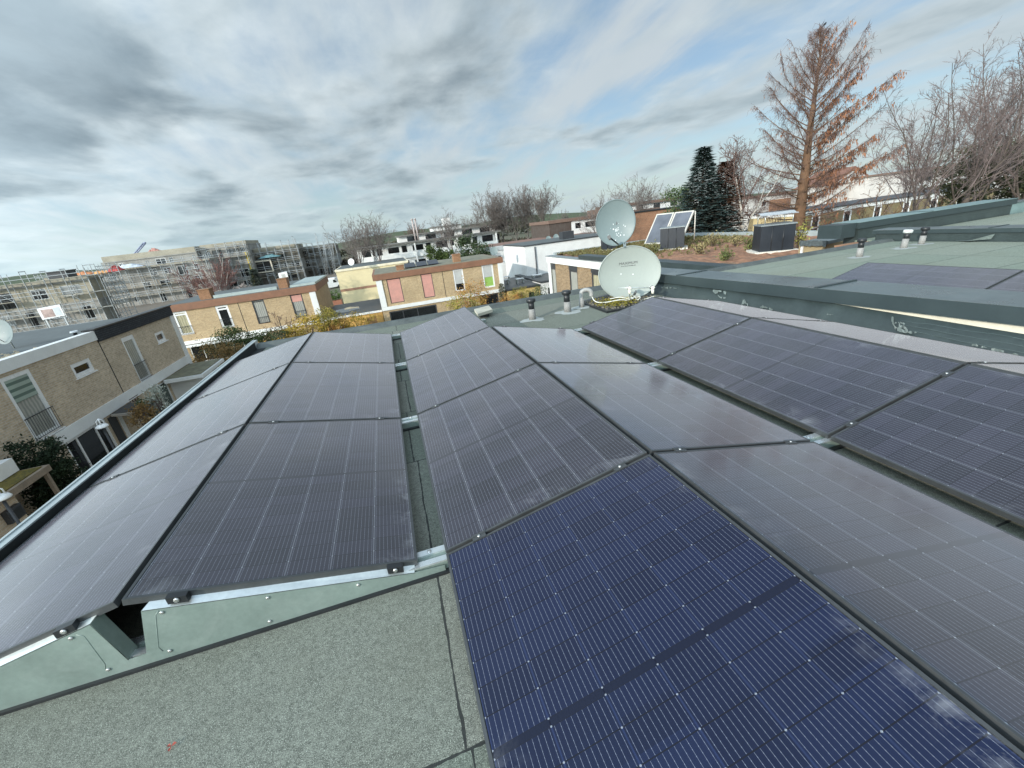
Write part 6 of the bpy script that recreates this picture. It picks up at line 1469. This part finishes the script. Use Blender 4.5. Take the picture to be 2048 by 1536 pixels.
for i, (px_, pt_, D, r_, lb) in enumerate(((868,490,62,1.7,'left of the two bright green conifers behind the right chimney'),(888,482,63,2.0,'pointed bright green conifer beside the right chimney'),(948,472,64,3.0,'broad dark evergreen right of the chimney on the pink-shuttered house'))):
    b0 = hd(px_, 530, D); tz = hd(px_+4, pt_, D).z
    if i < 2: leafy('cypress', (b0.x, b0.y, tz-2.9), (r_*.85, r_*.8, 3.0), 71+i, lb, EV, n=6500, leaf=.13, cat='conifer', ground=ZG, clumps=46, hollow=.2, spread=(.10,.2), crown_name='crown')
    else: leafy('evergreen_tree', (b0.x, b0.y, tz-2.6), (3.1,2.5,2.7), 75, lb, foliage('dark_green_evergreen', [(.03,.055,.02),(.06,.085,.03),(.016,.028,.012)], .9), n=5200, leaf=.15, cat='tree', ground=ZG, clumps=34, crown_name='crown')
# site-side trees
b0 = hd(430, 585, 62); tz = hd(428, 505, 62).z
vase_tree('birch', (b0.x, b0.y, ZG), tz-ZG, 1.05, 51, 'reddish twiggy birch with white stem in front of the scaffolding', bark=BIRCH, twig=M('red_twig', (.20,.105,.09), .9, 0, .3, 1), trunk_r=.17, fork=.38, nlimb=8, dens=1.25, minr=.015, sub=3, flop=.012)
b0 = hd(517, 575, 60); tz = hd(517, 536, 60).z; conifer('spruce', (b0.x, b0.y, ZG), tz-ZG, 2.3, 8, 'small blue spruce behind the roof of the yellow brick row', foliage('pale_spruce', [(.055,.075,.055),(.09,.115,.085),(.03,.042,.03)], 1.4), nb=300, needle=.26, droop=.12, start=.2)
b0 = hd(480, 580, 58); leafy('shrub', (b0.x, b0.y, hd(480,572,58).z-.9), (1.3,1,1.1), 82, 'pale pinkish blossom-like shrub between birch and spruce', foliage('pale_pink_shrub', [(.42,.36,.33),(.50,.44,.40),(.25,.2,.18)], 2), n=1100, leaf=.07, ground=ZG)
# gardens between the rows
YLEAF = foliage('yellow_leaves', [(.42,.27,.03),(.50,.36,.06),(.22,.21,.05)], 1.4, .75); GLEAF = foliage('green_leaves', [(.045,.075,.025),(.09,.12,.04),(.025,.04,.015)], 1.4, .7)
OLEAF = foliage('orange_leaves', [(.42,.16,.05),(.40,.27,.07),(.20,.15,.04)], 1.6, .75); DHEDGE = foliage('dark_hedge', [(.012,.026,.012),(.028,.048,.02),(.007,.014,.008)], 1.5, .75); RDLEAF = foliage('russet_grass', [(.22,.13,.05),(.28,.18,.07),(.12,.10,.04)], 2, .9)
def sh(px_, py_, y_, r, seed, label, mat, n=1500, leaf=.07, **kw):
    c_ = aty(px_, py_, y_); return leafy('shrub', (c_.x, c_.y, c_.z), r, seed, label, mat, n=n, leaf=leaf, ground=ZG, **kw)
sh(462, 688, 35, (1.7,1.3,1.1), 101, 'dark green shrub below the awning of the yellow brick row', GLEAF, 3200, .075)
sh(540, 680, 34, (1.6,1.2,.75), 102, 'green and yellow shrub in front of the ochre fence', GLEAF, 2600, .07)
sh(430, 712, 33, (2.0,1.3,.9), 103, 'russet grasses and twigs beside the white porch', RDLEAF, 3000, .065)
sh(612, 655, 36, (1.6,1.2,.9), 104, 'yellow-leaved shrub just left of the ridge of the far panels', YLEAF, 2600, .07)
sh(655, 645, 37.5, (1.3,1.1,1.2), 105, 'green and yellow shrub beside the corner of the yellow brick row', foliage('yellow_green_leaves', [(.22,.22,.05),(.40,.30,.05),(.10,.13,.04)], 1.5), 2600, .07)
sh(715, 645, 38.5, (2.0,1.0,1.0), 106, 'sparse yellow climber on the ochre wall between the two brick rows', YLEAF, 1700, .07)
sh(680, 652, 37, (1.0,.8,.7), 107, 'orange-brown shrub between the yellow shrubs', OLEAF, 1300, .06)
sh(942, 600, 36, (1.8,1.3,1.9), 108, 'tree-high shrub of red and orange autumn leaves before the right roller shutters', OLEAF, 2600, .075, stems=14, clumps=30)
sh(928, 612, 35, (1.5,1.2,1.3), 109, 'green-yellow lower part of the autumn shrub, on its left', foliage('yellow_green_leaves', [(.22,.22,.05),(.40,.30,.05),(.10,.13,.04)]), 1500, .07)
sh(1020, 600, 34, (1.1,.9,.5), 110, 'low orange flowering shrub left of the slim column conifer', OLEAF, 800, .055)
sh(1040, 590, 37.5, (1.1,.9,.9), 111, 'yellow-green shrub before the low yellow annex', foliage('yellow_green_leaves', [(.22,.22,.05),(.40,.30,.05),(.10,.13,.04)]), 1300, .06)
sh(1080, 590, 36, (1.0,.8,.9), 112, 'green shrub at the foot of the white annex', GLEAF, 1300, .06)
c_ = aty(1003, 572, 37); conifer('column_conifer', (c_.x, c_.y, ZG), c_.z-ZG+.2, .42, 91, 'slim dark column conifer right of the pink-shuttered house', foliage('column_green', [(.05,.06,.02),(.085,.09,.03),(.03,.035,.015)], 2), nb=110, needle=.12, droop=-.8, taper=.45)
c_ = aty(700, 590, 57.9); c2_ = aty(667, 597, 58); leafy('shrub', (c2_.x, 58, c2_.z+.4), (1.0,.6,.7), 113, 'bright green shrub in the terracotta planter', foliage('bright_green', [(.06,.12,.02),(.10,.17,.035),(.03,.06,.015)], 2), n=900, leaf=.09, ground=c2_.z-.5)
c_ = aty(565, 640, 36.5); tz = aty(560, 606, 36.5).z; bare_tree('bare_tree', (c_.x, c_.y, ZG), tz-ZG, 1.2, 61, 'small spreading bare tree in front of the curtained windows', 'bare tree', twig=M('garden_twig', (.16,.11,.075), .9, 0, .3, 2), trunk_r=.10, fork=.22, up=.7, nlimb=13, dens=1.6, minr=.012)
# hedge and plants along the left house
c_ = atx(75, 905, -11.2); leafy('hedge', (-11.35, 14.95, -5.0), (.80,.72,1.75), 121, 'dense dark evergreen bush beside the green blind window', DHEDGE, n=17000, leaf=.05, cat='hedge', ground=ZG, clumps=90, hollow=.15, spread=(.08,.17))
for i, (px_, py_, x_, r, mt_, lb) in enumerate(((300,812,-11.3,(.35,.7,.6),GLEAF,'climbing green plant under the white floor band'),(285,830,-10.8,(.4,.8,.45),RDLEAF,'straggling brown shrub below the trellis'),(318,800,-10.4,(.35,.5,.8),foliage('pale_leaves', [(.40,.42,.36),(.5,.52,.46),(.2,.24,.18)], 3),'pale-leaved plant before the white porch wall'))):
    c_ = atx(px_, py_, x_); leafy('shrub', tuple(c_), r, 130+i, lb, mt_, n=1300, leaf=.05, ground=ZG)
tl = thing('trellis', atx(272, 808, -12.3), 'dark wooden trellis on the brick between the canopies', 'trellis'); c_ = atx(272, 808, -12.32); mb = MB()
for i in range(4): mb.box((-12.34, c_.y-.35+i*.22, c_.z-.5), (-12.31, c_.y-.32+i*.22, c_.z+.5))
for i in range(5): mb.box((-12.31, c_.y-.4, c_.z-.45+i*.2), (-12.29, c_.y+.4, c_.z-.42+i*.2))
mb.build('lattice', M('trellis_wood', (.07,.035,.025), .8), tl)
# far treeline on the horizon
def treeline(x0, x1, y, h, seed, n, leaf):
    mb = MB(); q = random.Random(seed)
    for i in range(n):
        x = q.uniform(x0, x1); hh_ = h*(.6 + .4*math.sin(x*.05+seed) * math.sin(x*.013)) ; z = ZG + hh_*q.random()**.6; leafquad(mb, Vector((x, y+q.uniform(-12,12), z)), leaf*q.uniform(.6,1.5), q)
    return mb
tag(treeline(-330, 420, 330, 9.5, 3, 9000, 1.6).build('distant_woods', foliage('distant_wood', [(.06,.065,.04),(.09,.085,.055),(.045,.05,.035)], .05, .9)), 'hazy belt of distant bare woodland along the horizon', 'woodland', kind='stuff')
tag(treeline(-40, 60, 170, 6.0, 8, 2600, .9).build('distant_woods', foliage('distant_brush', [(.05,.045,.03),(.08,.065,.045),(.035,.03,.025)], .1, .9)), 'dark brush behind the cream house and the white block', 'woodland', kind='stuff')
